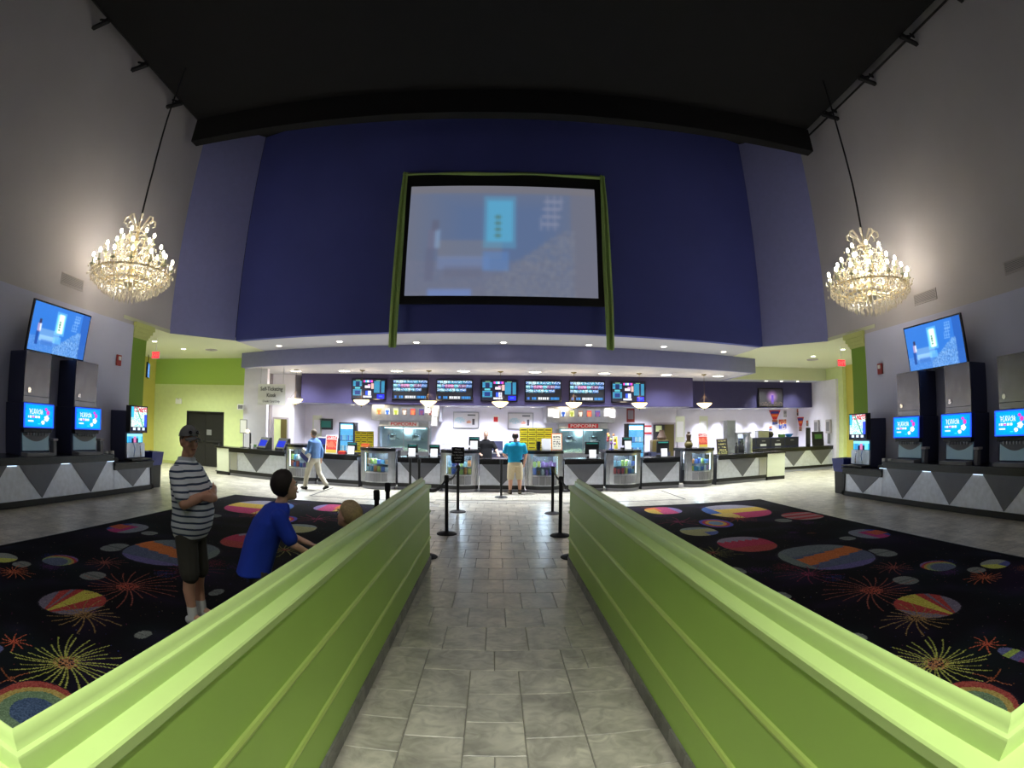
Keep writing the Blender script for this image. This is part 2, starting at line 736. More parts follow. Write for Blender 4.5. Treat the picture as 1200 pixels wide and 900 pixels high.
hz = np.clip(soft(34) * 1.6 - 0.75, 0, 1)[..., None]
img += hz * np.array([22, 6, 34.])
hz = np.clip(soft(40) * 1.6 - 0.8, 0, 1)[..., None]
img += hz * np.array([6, 22, 18.])
# stars
for _ in range(1500):
    i, j = nr.randint(ny), nr.randint(nx)
    c = [(150, 60, 60), (60, 70, 170), (150, 140, 120), (140, 90, 40), (120, 40, 90)][nr.randint(5)]
    img[i, j] = np.array(c) * nr.uniform(0.4, 1)
for _ in range(34):
    a, b, r = nr.uniform(CX0, CX1), nr.uniform(CY0, CY1), nr.uniform(0.10, 0.26)
    c = np.array([(30, 40, 120), (110, 26, 44), (120, 60, 30), (70, 26, 90)][nr.randint(4)])
    d = np.hypot(XC - a, YC - b) / r
    mk = (nr.rand(ny, nx) < np.clip(1 - d, 0, 1) * 0.55)
    img[mk] = c
def ellm(c, rx, ry, ang=0.0):
    dx, dy = XC - c[0], YC - c[1]
    ca, sa = math.cos(ang), math.sin(ang)
    return (dx * ca + dy * sa) / rx, (-dx * sa + dy * ca) / ry
def put(m, c, j=16):
    img[m] = np.array(c, float) + nr.uniform(-j, j, (int(m.sum()), 1))
def balloon(c, rx, ry, fn, ang=0.0):
    u, v = ellm(c, rx, ry, ang)
    tp = np.where(v < 0, 1.0, 1.0)
    m = (np.abs(u) ** 2.3 + np.abs(v) ** 2.3) < 1
    put((np.abs(u) ** 2.3 + np.abs(v) ** 2.3 < 1.12) & ~m, (34, 30, 40), 8)
    fn(m, u, v)
def burst(c, r, n, colr, core, squash=1.0):
    dx, dy = XC - c[0], (YC - c[1])
    d = np.hypot(dx, dy) / r
    a = np.arctan2(dy, dx)
    k = np.zeros(d.shape, bool)
    for q in range(n):
        a0 = 2 * PI * q / n + nr.uniform(-0.06, 0.06)
        ln = nr.uniform(0.6, 1.0)
        da = np.abs((a - a0 - 0.25 * d + PI) % (2 * PI) - PI)
        k |= (da * d * r < 0.0068) & (d < ln) & (d > 0.12)
    put(k, colr, 30)
    put((d < 0.2) & (nr.rand(ny, nx) < 0.75 * (1 - d * 3)), core, 30)
def f_pink(m, u, v):
    put(m, (206, 70, 120)); put(m & (u < -0.1) & (v > -0.2), (232, 120, 60)); put(m & (u < -0.35) & (v < 0.4), (220, 180, 70)); put(m & (u > 0.6), (140, 120, 180))
def f_big1(m, u, v):
    put(m, (150, 146, 162)); put(m & (v < 0.35), (226, 186, 70)); put(m & (v < -0.25), (206, 60, 110)); put(m & (u < -0.6) & (v > -0.2), (60, 100, 180)); put(m & (v < -0.2) & (u < -0.3), (222, 190, 90))
def f_red(m, u, v):
    put(m, (170, 120, 120)); put(m & (np.sin(v * 9) > 0), (176, 52, 60))
def f_ring(m, u, v):
    d = np.hypot(u, v); put(m, (80, 80, 200)); put(m & (d < 0.85), (206, 56, 80)); put(m & (d < 0.66), (226, 170, 60)); put(m & (d < 0.45), (110, 150, 190))
def f_pale(m, u, v):
    put(m, (186, 186, 126)); put(m & (u > 0.2) & (v < -0.2), (90, 110, 190)); put(m & (v > 0.5), (150, 166, 160))
def f_scal(m, u, v):
    put(m, (150, 140, 160)); put(m & (v < 0.45 + 0.08 * np.cos(u * 22)), (196, 50, 84)); put(m & (v < -0.3), (186, 70, 64))
def f_blu(m, u, v):
    put(m, (120, 126, 140)); put(m & (u > -0.3) & (v < 0.5), (176, 40, 110)); put(m & (u > 0.55), (44, 66, 150)); put(m & (u > 0.1) & (np.abs(v) < 0.4), (196, 84, 50))
def f_huge(m, u, v):
    put(m, (84, 96, 124)); put(m & (v > 0.35 + 0.1 * u), (104, 116, 122)); put(m & (np.abs(v - 0.15 * np.round(u * 3) / 3 * 1.6) < 0.26) & (u > -0.75), (214, 110, 46)); put(m & (u < -0.72), (110, 126, 120)); put(m & (v < -0.7), (100, 92, 150))
def f_bow(m, u, v):
    d = np.hypot(u, v + 0.4) ; put(m, (84, 96, 124)); put(m & (d > 0.75), (120, 146, 100)); put(m & (d > 0.95), (176, 150, 60)); put(m & (d > 1.1), (176, 56, 56)); put(m & (d > 1.25), (120, 90, 150))
def f_yg(m, u, v):
    put(m, (130, 136, 130)); put(m & (u + v < -0.1), (186, 190, 76)); put(m & (u > 0) & (v < -0.2), (70, 80, 150))
def f_tear(m, u, v):
    # stripes meeting at the basket end
    s = u / np.maximum(1.25 + v, 0.05)
    put(m, (112, 104, 124)); put(m & (np.abs(s) < 0.62), (176, 54, 50)); put(m & (np.abs(s) < 0.42), (112, 100, 118)); put(m & (np.abs(s - 0.02) < 0.2), (196, 186, 60)); put(m & (s > 0.2) & (s < 0.34), (176, 54, 50)); put(m & (s < -0.16) & (s > -0.5), (176, 54, 50))
def f_near(m, u, v):
    d = np.hypot(u + 0.15, v + 0.1); put(m, (164, 64, 56)); put(m & (d < 0.95), (176, 150, 70)); put(m & (d < 0.78), (104, 132, 96)); put(m & (d < 0.5), (62, 84, 118))
def f_grey(m, u, v):
    put(m, (118, 124, 120)); put(m & (np.abs(v) < 0.08), (96, 102, 98))
def f_edge(m, u, v):
    put(m, (86, 84, 140)); put(m & (v > 0.1), (150, 176, 70)); put(m & (v > 0.5), (90, 96, 150)); put(m & (v < -0.4), (150, 54, 100))
balloon((3.03, 6.16), 0.10, 0.18, f_grey, 0.00)
balloon((3.05, 4.95), 0.07, 0.13, f_grey, 0.00)
balloon((3.03, 3.48), 0.07, 0.10, f_grey, 0.00)
balloon((5.59, 7.04), 0.14, 0.15, f_grey, 0.00)
balloon((4.65, 4.54), 0.16, 0.18, f_grey, 0.00)
balloon((5.56, 9.22), 0.17, 0.20, f_grey, 0.00)
balloon((5.39, 5.86), 0.18, 0.28, f_grey, 0.00)
balloon((5.70, 4.13), 0.13, 0.14, f_grey, 0.00)
balloon((3.71, 11.53), 0.41, 0.52, f_pink, 0.00)
balloon((5.25, 10.85), 0.73, 0.96, f_big1, 0.00)
balloon((6.21, 9.49), 0.43, 0.50, f_red, 0.00)
balloon((4.19, 9.58), 0.30, 0.47, f_ring, 0.00)
balloon((3.56, 8.91), 0.33, 0.41, f_pale, 0.00)
balloon((3.89, 7.60), 0.45, 0.58, f_scal, 0.00)
balloon((6.15, 7.10), 0.33, 0.44, f_blu, 0.00)
balloon((4.56, 6.23), 0.70, 0.76, f_huge, 0.00)
balloon((5.48, 4.71), 0.25, 0.27, f_bow, 0.00)
balloon((6.13, 4.09), 0.24, 0.22, f_yg, 0.00)
balloon((4.19, 3.68), 0.36, 0.40, f_tear, 0.00)
balloon((3.85, 2.11), 0.10, 0.22, f_edge, 0.00)
burst((4.04, 4.51), 0.75, 22, (150, 70, 52), (186, 76, 54))
burst((3.82, 3.48), 0.50, 18, (150, 116, 60), (150, 110, 60))
burst((3.20, 2.57), 0.62, 30, (168, 172, 70), (186, 120, 70))
burst((4.94, 5.11), 0.40, 14, (130, 60, 50), (150, 70, 56))
burst((3.85, 2.49), 0.22, 10, (196, 84, 50), (206, 80, 50))
burst((3.79, 5.56), 0.50, 14, (120, 30, 60), (150, 40, 80))
burst((3.14, 7.24), 0.50, 16, (130, 130, 60), (150, 70, 50))
burst((3.34, 2.01), 0.22, 4, (150, 80, 44), (150, 76, 44))
burst((5.51, 3.83), 0.35, 16, (190, 90, 50), (190, 90, 50))
burst((4.86, 9.88), 0.50, 14, (190, 70, 40), (196, 70, 50))
burst((3.56, 10.01), 0.60, 10, (150, 30, 70), (150, 30, 80))
balloon((2.93, 1.86), 0.34, 0.37, f_near, 0.00)
n_y, n_x = XC.shape
keep = ~((XC < 1.95) & (YC > 7.25))
# plain black border along the far and outer edges
edge = (XC > CX1 - 0.09) | (YC > CY1 - 0.16)
img[edge] = (12, 11, 13)
img = img * 0.82 + img.mean(-1, keepdims=True) * 0.18
rgb = np.clip(img, 0, 255) / 255.0
rgb = np.where(rgb <= 0.04045, rgb / 12.92, ((rgb + 0.055) / 1.055) ** 2.4)
XV, YV = np.meshgrid(xs, ys)
co = np.stack([XV, YV, np.full_like(XV, 0.006)], -1).reshape(-1, 3)
ii = (np.arange(ny)[:, None] * (nx + 1) + np.arange(nx)[None])
quads = np.stack([ii, ii + 1, ii + nx + 2, ii + nx + 1], -1)[keep]
cme = ink_mesh('carpet', co, quads, rgb[keep], 'carpet')
for s, side in ((1, 'right'), (-1, 'left')):
    o = link('carpet', cme)
    o.scale = (s, 1, 1)
    tag(o, 'black lobby carpet with printed hot-air balloons and fireworks, %s of the green walkway walls' % side, 'carpet', 'patterned lobby carpets')
    # bound edge strips keep the rug on the slab
    eb = MB().box(CX1 - 0.004, CX1 + 0.02, CY0, CY1, -0.011, 0.007).box(1.95, CX1, CY1 - 0.004, CY1 + 0.02, -0.011, 0.007)
    eb.build('carpet_binding', 'black', o)

# ---- low green walls beside the walkway
PK, YF, YN, XO = 1.055, 7.13, 0.56, 6.95


def sweep(prof, s, leg, y_far=YF, x_out=XO):
    """closed profile of (offset from the ridge towards the walkway, height) swept from the far end round the near corner"""
    A = [(s * (PK - o), y_far, z) for o, z in prof]
    B = [(s * (PK - o), YN - o, z) for o, z in prof]
    Cc = [(s * x_out, YN - o, z) for o, z in prof]
    rs = [A, B] if leg == 0 else [B, Cc]
    if s > 0:
        rs = [r[::-1] for r in rs]
    return MB().rings(rs)


for s, side in ((-1, 'left'), (1, 'right')):
  for leg in (0, 1):
    wl = sweep([(0.0, -0.012), (0.112, -0.012), (0.112, 1.045), (0.0, 1.045)], s, leg).build(('wall_walkway_', 'wall_entrance_')[leg] + side, 'wall_lime')
    struct(wl)
    sweep([(-0.004, 1.045), (0.128, 1.045), (0.134, 1.052), (0.134, 1.083), (0.128, 1.09), (0.052, 1.092), (0.050, 1.10), (0.050, 1.142),
           (0.045, 1.149), (0.030, 1.151), (0.026, 1.156), (0.022, 1.166), (0.016, 1.176), (0.009, 1.183), (0.0, 1.185), (-0.004, 1.182)], s, leg,
          y_far=YF + 0.012).build('cap_ledge', 'cap_lime', wl, smooth=True)
    for z in (0.366, 0.730):
        sweep([(0.112, z - 0.02), (0.124, z - 0.016), (0.130, z), (0.124, z + 0.016), (0.112, z + 0.02)], s, leg).build('moulding', 'moulding_lime', wl, smooth=True)
    if leg:
        continue
    sk = None
    for k in range(22):
        y0 = 0.46 + k * 0.303
        x_in, x_out = PK - 0.128, PK - 0.112
        if sk is None:
            sk = MB().box(-0.008, 0.008, 0.0015, 0.3015, -0.012, 0.105).build('skirting_tile', 'tile_skirting', wl, loc=(s * (x_in + x_out) / 2, y0, 0))
        else:
            link('skirting_tile', sk.data, wl, (s * (x_in + x_out) / 2, y0, 0))

# ---- side walls
for s, side in ((-1, 'left'), (1, 'right')):
    up = MB().box(s * 9.9, s * 10.15, -6, 13.5, 4.40, 11.7)
    o = struct(up.build('wall_' + side, 'wall_grey'))
    lo = MB().box(s * 9.86, s * 10.15, -6, 11.6, 0, 4.30).build('wall_lower_' + side, 'wall_lower')
    struct(lo)
    MB().box(s * 9.88, s * 10.12, -6, 11.6, 4.30, 4.40).build('wall_reveal', 'wall_grey', o)
    # angled lavender wall between side wall and blue wall
    a, b = (s * 9.9, 13.5), (s * 8.3, 15.1)
    m2 = MB()
    q = [(a[0], a[1]), (b[0], b[1]), (b[0] + s * 0.14, b[1] + 0.14), (a[0] + s * 0.14, a[1] + 0.14)]
    m2.prism(q if s < 0 else q[::-1], 4.40, 11.7, 'z')
    struct(m2.build('wall_angled_' + side, 'wall_lavender'))
    # green column with a stepped capital at the end of the low wall
    co_ = box('column', 'green_column', *sorted((s * 9.865, s * 10.3)), 11.6, 12.28, 0, 3.98)
    struct(co_)
    co_.name = 'trim_column_' + side
    for k, (e, z0, z1) in enumerate(((0.03, 3.98, 4.06), (0.07, 4.06, 4.15), (0.12, 4.15, 4.26), (0.17, 4.26, 4.40))):
        box('capital', 'column_cap', *sorted((s * (9.86 - e * 0.5), s * 10.3)), 11.6 - e * 0.1, 12.28 + e * 1.6, z0, z1, co_)

struct(box('wall_rear', 'wall_grey', -10.15, 10.15, -6.2, -6, 0, 11.7))
# entrance soffit behind the photographer
struct(box('ceiling_entrance', 'soffit_white', -9.9, 9.9, -6, -0.9, 4.6, 4.8))

# ---- black roof and hung ceiling
struct(box('ceiling', 'ceiling_black', -10.15, 10.15, -6.2, 16.5, 11.7, 11.9))
hung = struct(box('ceiling_hung', 'ceiling_black', -9.4, 9.4, -6, 12.5, 10.92, 11.0))
bm_ = MB().box(-9.45, 9.45, 12.15, 12.5, 10.12, 10.92)
struct(bm_.build('trim_beam', 'ceiling_black'))
for s in (-1, 1):
    for k in range(5):
        yy = 2.27 + 2.16 * k + (0.0 if s < 0 else 0.05)
        j = thing('roof_joist_end', '%s black roof joist end bearing on the %s wall' % (('nearest', 'second', 'third', 'fourth', 'farthest')[k], 'left' if s < 0 else 'right'),
                  'joist', (s * 9.6, yy, 10.8), 0, 'roof joist ends')
        MB().box(-0.34, 0.29, -0.06, 0.06, -0.06, 0.03).build('bearing_seat', 'steel_black', j)
        MB().tube([(-s * 0.2, 0, 0.14), (s * 0.20, 0, 0.0)], 0.035, 6).build('strut', 'steel_black', j)
        MB().tube([(-s * 0.25, 0.0, 0.02), (s * 0.16, 0.0, 0.22)], 0.03, 6).build('strut', 'steel_black', j)
pp = thing('sprinkler_pipe', 'thin black sprinkler pipe running under the roof along the right wall', 'pipe', (9.8, 0, 11.0))
MB().tube([(0, -5.9, 0.05), (0, 13.3, 0.05)], 0.03, 8).build('run', 'steel_black', pp)
for k in range(5):
    MB().box(-0.05, 0.1, 2.3 + 2.16 * k - 0.02, 2.3 + 2.16 * k + 0.02, 0.0, 0.1).build('hanger', 'steel_black', pp)
pp = thing('sprinkler_pipe', 'thin black sprinkler pipe running under the roof along the left wall', 'pipe', (-9.55, 0, 11.0))
MB().tube([(0, -5.9, 0.05), (0, 13.3, 0.05)], 0.03, 8).build('run', 'steel_black', pp)

# ---- curved blue wall, soffit, fascia
struct(arc_slab(28.2, 13.85, -8.3, 8.3, 4.40, 11.7, 0.25).build('wall_front', 'wall_blue', smooth=True))
# flat soffit (z 4.40) behind the blue wall and over the side bays
mb2 = MB()
n = 28
rs = []
for i in range(n + 1):
    x = -8.3 + 16.6 * i / n
    rs.append([(x, arcy(x, 28.2, 13.85) + 0.02, 4.401), (x, 21.0, 4.401), (x, 21.0, 4.5), (x, arcy(x, 28.2, 13.85) + 0.02, 4.5)])
mb2.rings(rs)
struct(mb2.build('ceiling_soffit', 'soffit_white', smooth=True))
for s, side in ((-1, 'left'), (1, 'right')):
    q = [(s * 8.3, 15.12), (s * 9.89, 13.52), (s * 9.89, 11.1), (s * 15.2, 11.1), (s * 15.2, 21.2), (s * 8.3, 21.2)]
    struct(MB().prism(q if s > 0 else q[::-1], 4.394, 4.5, 'z').build('ceiling_bay_' + side, 'cream'))
fas = struct(arc_slab(26.0, 16.05, -9.45, 9.45, 3.86, 4.40, 0.15).build('trim_fascia', 'fascia_lavender', smooth=True))
for s in (-1, 1):
    MB().box(*sorted((s * 9.3, s * 9.45)), 17.85, 20.9, 3.86, 4.40).build('fascia_return', 'fascia_lavender', fas)
# concession ceiling (z 3.86)
mb2 = MB()
rs = []
for i in range(n + 1):
    x = -9.4 + 18.8 * i / n
    rs.append([(x, arcy(x, 26, 16.05) + 0.1, 3.861), (x, 22.6, 3.861), (x, 22.6, 3.95), (x, arcy(x, 26, 16.05) + 0.1, 3.95)])
mb2.rings(rs)
struct(mb2.build('ceiling_concession', 'soffit_white', smooth=True))
struct(box('ceiling_grill', 'soffit_white', 9.4, 15.2, 20.3, 22.9, 3.861, 3.95))
struct(box('trim_yellow', 'cream', 9.46, 15.2, 20.15, 20.3, 3.86, 4.402))
# purple bulkheads carrying the menu screens
struct(box('trim_bulkhead_main', 'purple', -7.7, 7.66, 19.9, 20.1, 2.72, 3.861))
struct(box('trim_bulkhead_grill', 'purple', 7.66, 14.4, 21.2, 21.4, 2.72, 3.861))
struct(box('trim_bulkhead_kiosk', 'purple', -8.15, -7.7, 21.0, 21.2, 2.72, 3.86))
struct(box('ceiling_kitchen', 'soffit_white', -8.15, 7.66, 20.1, 21.7, 2.721, 2.8))
struct(box('ceiling_kitchen_grill', 'soffit_white', 7.66, 14.5, 21.4, 22.8, 2.721, 2.8))
# back walls
bw = struct(box('wall_back', 'wall_white', -8.3, 7.6, 21.6, 21.8, 0, 3.86))
struct(box('wall_back_grill', 'wall_white', 7.6, 14.5, 22.6, 22.8, 0, 3.86))
struct(box('wall_back_return', 'wall_white', 7.55, 7.65, 21.6, 22.8, 0, 3.86))
struct(box('wall_grill_side', 'wall_white', 14.4, 14.55, 19.2, 22.8, 0, 3.86))
kw = struct(box('wall_kiosk', 'wall_white', -9.46, -8.46, 18.2, 18.4, 0, 3.86))
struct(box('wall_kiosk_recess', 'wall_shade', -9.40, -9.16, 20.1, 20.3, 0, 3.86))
struct(box('wall_back_kiosk', 'wall_white', -9.45, -8.15, 20.3, 20.5, 0, 3.86))
struct(box('wall_back_kiosk_return', 'wall_white', -8.25, -8.15, 20.5, 21.6, 0, 3.86))
# left bay: yellow wall with green band, black double door
dw = MB()
DX0, DX1, DZ = -12.86, -10.95, 2.2
WY = 19.3
dw.box(-15.2, DX0, WY, WY + 0.2, 0, 3.32).box(DX1, -9.4, WY, WY + 0.2, 0, 3.32).box(DX0, DX1, WY, WY + 0.2, DZ, 3.32)
yw = struct(dw.build('wall_bay_left', 'yellow'))
box('green_band', 'green_band', -15.2, -9.4, WY - 0.01, WY + 0.2, 3.32, 4.402, yw)
box('baseboard', 'column_cap', -15.0, DX0 - 0.05, WY - 0.02, WY, 0, 0.12, yw)
dr = struct(thing('door_1', 'black double door in the yellow wall', 'door', ((DX0 + DX1) / 2, WY + 0.05, 0)))
hw = (DX1 - DX0) / 2
for s in (-1, 1):
    lf = MB().box(*sorted((s * 0.005, s * (hw - 0.02))), 0, 0.05, 0.01, DZ - 0.02).build('door_leaf', 'door_black', dr, bevel=0.004)
    MB().box(*sorted((s * 0.06, s * (hw - 0.15))), -0.05, -0.02, 1.0, 1.06).build('push_bar', 'steel_black', lf)
MB().box(0.08, 0.32, -0.015, 0.0, 1.28, 1.5).build('notice_plate', 'mid_grey', dr)
MB().box(-hw, -hw + 0.04, -0.08, 0.06, 0, DZ + 0.03).box(hw - 0.04, hw, -0.08, 0.06, 0, DZ + 0.03).box(-hw, hw, -0.08, 0.06, DZ - 0.02, DZ + 0.03).build('door_frame', 'steel_black', dr)
# side corridors: wall with an arched opening and a lit room behind
for s, side in ((-1, 'left'), (1, 'right')):
    xw = 14.75
    ya, yb, zs_ = 16.6, 18.2, 2.35
    arch = [(ya, 0), (ya, zs_)] + [((ya + yb) / 2 - (yb - ya) / 2 * math.cos(PI * k / 10), zs_ + 0.55 * math.sin(PI * k / 10)) for k in range(1, 10)] + [(yb, zs_), (yb, 0)]
    m3 = MB()
    m3.prism([(11.1, 0), (ya, 0), (ya, 4.402), (11.1, 4.402)], *sorted((s * xw, s * (xw + 0.2))), axis='x')
    m3.prism([(yb, 0), (21.0, 0), (21.0, 4.402), (yb, 4.402)], *sorted((s * xw, s * (xw + 0.2))), axis='x')
    top = arch[1:-1]
    m3.prism([(ya, 4.402), (ya, zs_)] + top[1:-1] + [(yb, zs_), (yb, 4.402)], *sorted((s * xw, s * (xw + 0.2))), axis='x')
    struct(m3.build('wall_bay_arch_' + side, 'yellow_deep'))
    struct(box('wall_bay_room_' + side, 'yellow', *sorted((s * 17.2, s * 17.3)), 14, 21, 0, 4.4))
    struct(box('floor_bay_room_' + side, 'tile', *sorted((s * 15.2, s * 17.3)), 14, 21, -0.2, 0))
    struct(box('ceiling_bay_room_' + side, 'cream', *sorted((s * 14.95, s * 17.3)), 14, 21, 4.3, 4.4))
    struct(box('wall_bay_near_' + side, 'wall_lower', *sorted((s * 10.0, s * 15.2)), 10.95, 11.1, 0, 4.402))
struct(box('wall_bay_right', 'yellow', 14.55, 14.95, 18.85, 21.0, 0, 4.402))

# ================================================================== lamps of the room
NTH = ('first', 'second', 'third', 'fourth', 'fifth', 'sixth', 'seventh', 'eighth')


def downlight(label, loc, power, r=0.09, color=(240, 245, 255), angle=125, group='recessed ceiling lights', es='lamp_white', tilt=(0, 0, 0)):
    t = thing('ceiling_light', label, 'light', loc, 0, group)
    MB().lathe([(r * 1.25, -0.004), (r * 1.25, -0.014), (r, -0.016), (r, -0.004)], n=18).build('trim_ring', 'white', t, smooth=True)
    MB().lathe([(0.001, -0.010), (r, -0.010), (r, -0.005), (0.001, -0.005)], n=18).build('lens', es, t)
    if power:
        spot('beam', (0, 0, -0.03), power, color, angle, 1.0, r, tilt, t)
    return t


SOF = 1900
for k, (p, w_) in enumerate((((-7.192, 16.245, 4.400), 'far left'), ((-4.820, 15.502, 4.400), 'second from the left'), ((-2.457, 15.681, 4.400), 'third from the left'), ((0.142, 15.557, 4.400), 'middle'),
                             ((2.717, 15.762, 4.400), 'third from the right'), ((5.097, 15.721, 4.400), 'second from the right'), ((7.468, 16.374, 4.400), 'far right'))):
    downlight('recessed light in the white soffit under the blue wall, ' + w_, (p[0], p[1], 4.4), SOF, angle=98, tilt=(math.radians(-11), 0, 0))
for s, side in ((-1, 'left'), (1, 'right')):
    for k, (x, y) in enumerate(((11.5, 14.8), (11.4, 16.6))):
        downlight('recessed light in the cream ceiling of the %s bay, %s' % (side, ('beside the column', 'second from the column', 'outer', 'by the rear wall')[k]),
                  (s * x, y, 4.4), 1150, color=(248, 255, 246), angle=140)
    point('room_lamp', (s * 16.2, 17.4, 3.4), 420, (255, 250, 215), 0.2)
for k, x in enumerate((-7.2, -3.4, 3.4, 7.2)):
    downlight('recessed light in the entrance soffit, %s' % ('far left', 'left of centre', 'right of centre', 'far right')[k], (x, -2.2, 4.6), 130, 0.1, (255, 252, 244), 120)
for k, x in enumerate((-1.0, 1.0)):
    downlight('recessed light above the walkway entrance, %s one' % ('left', 'right')[k], (x, -1.3, 4.6), 940, 0.1, (252, 255, 246), 84, tilt=(math.radians(20), 0, 0))
# fill lamps added out of view in the black ceiling to brighten the upper walls
for k, (x, y) in enumerate(((-6.0, -3.5), (6.0, -3.5), (-6.0, 1.0), (6.0, 1.0), (0.0, -3.5), (0.0, 1.0))):
    downlight('added fill light recessed in the black hung ceiling, ' + ('rear left', 'rear right', 'front left', 'front right', 'rear middle', 'front middle')[k], (x, y, 10.9), 270, 0.14, (255, 251, 251), 136, group='added fill lights in the black ceiling')
# concession ceiling
for k, x in enumerate((-7.6, -5.6, -3.6, -1.2, 1.3, 3.8, 6.2, 8.4)):
    downlight('recessed light in the concession ceiling behind the lavender fascia, %s from the left' % NTH[k], (x, 18.5 + abs(x) * 0.06, 3.86), 760, 0.2, (238, 243, 255), 150)
for k, (p) in enumerate(((-5.752, 20.014, 2.720), (-1.934, 20.532, 2.720), (-0.326, 20.760, 2.720), (1.364, 20.757, 2.720), (3.804, 19.605, 2.720), (5.838, 19.824, 2.720))):
    downlight('small recessed light below the menu screens, %s from the left' % NTH[k], (p[0], 20.75, 2.72), 430, 0.08, (232, 236, 255), 135)
for k, x in enumerate((9.0, 9.9, 10.9, 11.8, 12.7, 13.5)):
    downlight('small recessed light below the grill bulkhead, %s from the left' % NTH[k], (x, 22.15, 2.72), 340, 0.08, (236, 240, 255), 84)
for k, x in enumerate((11.5, 12.3, 13.2)):
    downlight('recessed light in the grill ceiling before the purple bulkhead, %s from the left' % NTH[k], (x, 20.62, 3.86), 300, 0.08, (246, 250, 250), 110)
for x, y, lab in ((-10.3, 16.9, 'left bay'), (11.9, 17.4, 'right bay')):
    t = thing('ceiling_vent', 'round air diffuser in the ceiling of the ' + lab, 'vent', (x, y, 4.4))
    for r in (0.24, 0.17, 0.1):
        MB().lathe([(r, -0.004), (r, -0.03), (r - 0.03, -0.035), (r - 0.05, -0.004)], n=20).build('ring', 'vent', t, smooth=True)

# ---- glass bowl pendants over the counter
PEND = None
for k, (x) in enumerate((-7.42, -4.84, -2.42, 0.09, 2.66, 5.05, 7.6)):
    w_ = ('leftmost', 'second from the left', 'third from the left', 'middle', 'third from the right', 'second from the right', 'rightmost')[k]
    lab = 'glowing glass bowl pendant lamp over the counter, ' + w_
    if PEND is None:
        PEND = thing('pendant_lamp', lab, 'lamp', (x, 18.55, 3.86), 0, 'bowl pendants over the counter')
        MB().lathe([(0.001, 0), (0.1, 0), (0.1, -0.02), (0.03, -0.05), (0.012, -0.06)], n=16).build('canopy', 'bronze', PEND, smooth=True)
        MB().tube([(0, 0, -0.05), (0, 0, -1.24)], 0.007, 6).build('rod', 'brown', PEND)
        for q in range(3):
            a = q * 2 * PI / 3
            MB().tube([(0, 0, -0.78), (0.275 * math.cos(a), 0.275 * math.sin(a), -1.07)], 0.0035, 5).build('chain', 'brown', PEND)
        MB().lathe([(0.29, -1.07), (0.27, -1.11), (0.19, -1.18), (0.09, -1.24), (0.001, -1.26), (0.001, -1.24), (0.08, -1.22), (0.17, -1.16), (0.26, -1.08)], n=20).build('bowl', 'lamp_warm_bowl', PEND, smooth=True)
        MB().lathe([(0.001, -1.25), (0.03, -1.26), (0.02, -1.30), (0.001, -1.33)], n=10).build('finial', 'bronze', PEND, smooth=True)
    else:
        dup(PEND, (x, 18.55, 3.86), 0, lab)
    point('pendant_bulb', (x, 18.55, 2.95), 18, (255, 236, 206), 0.12)

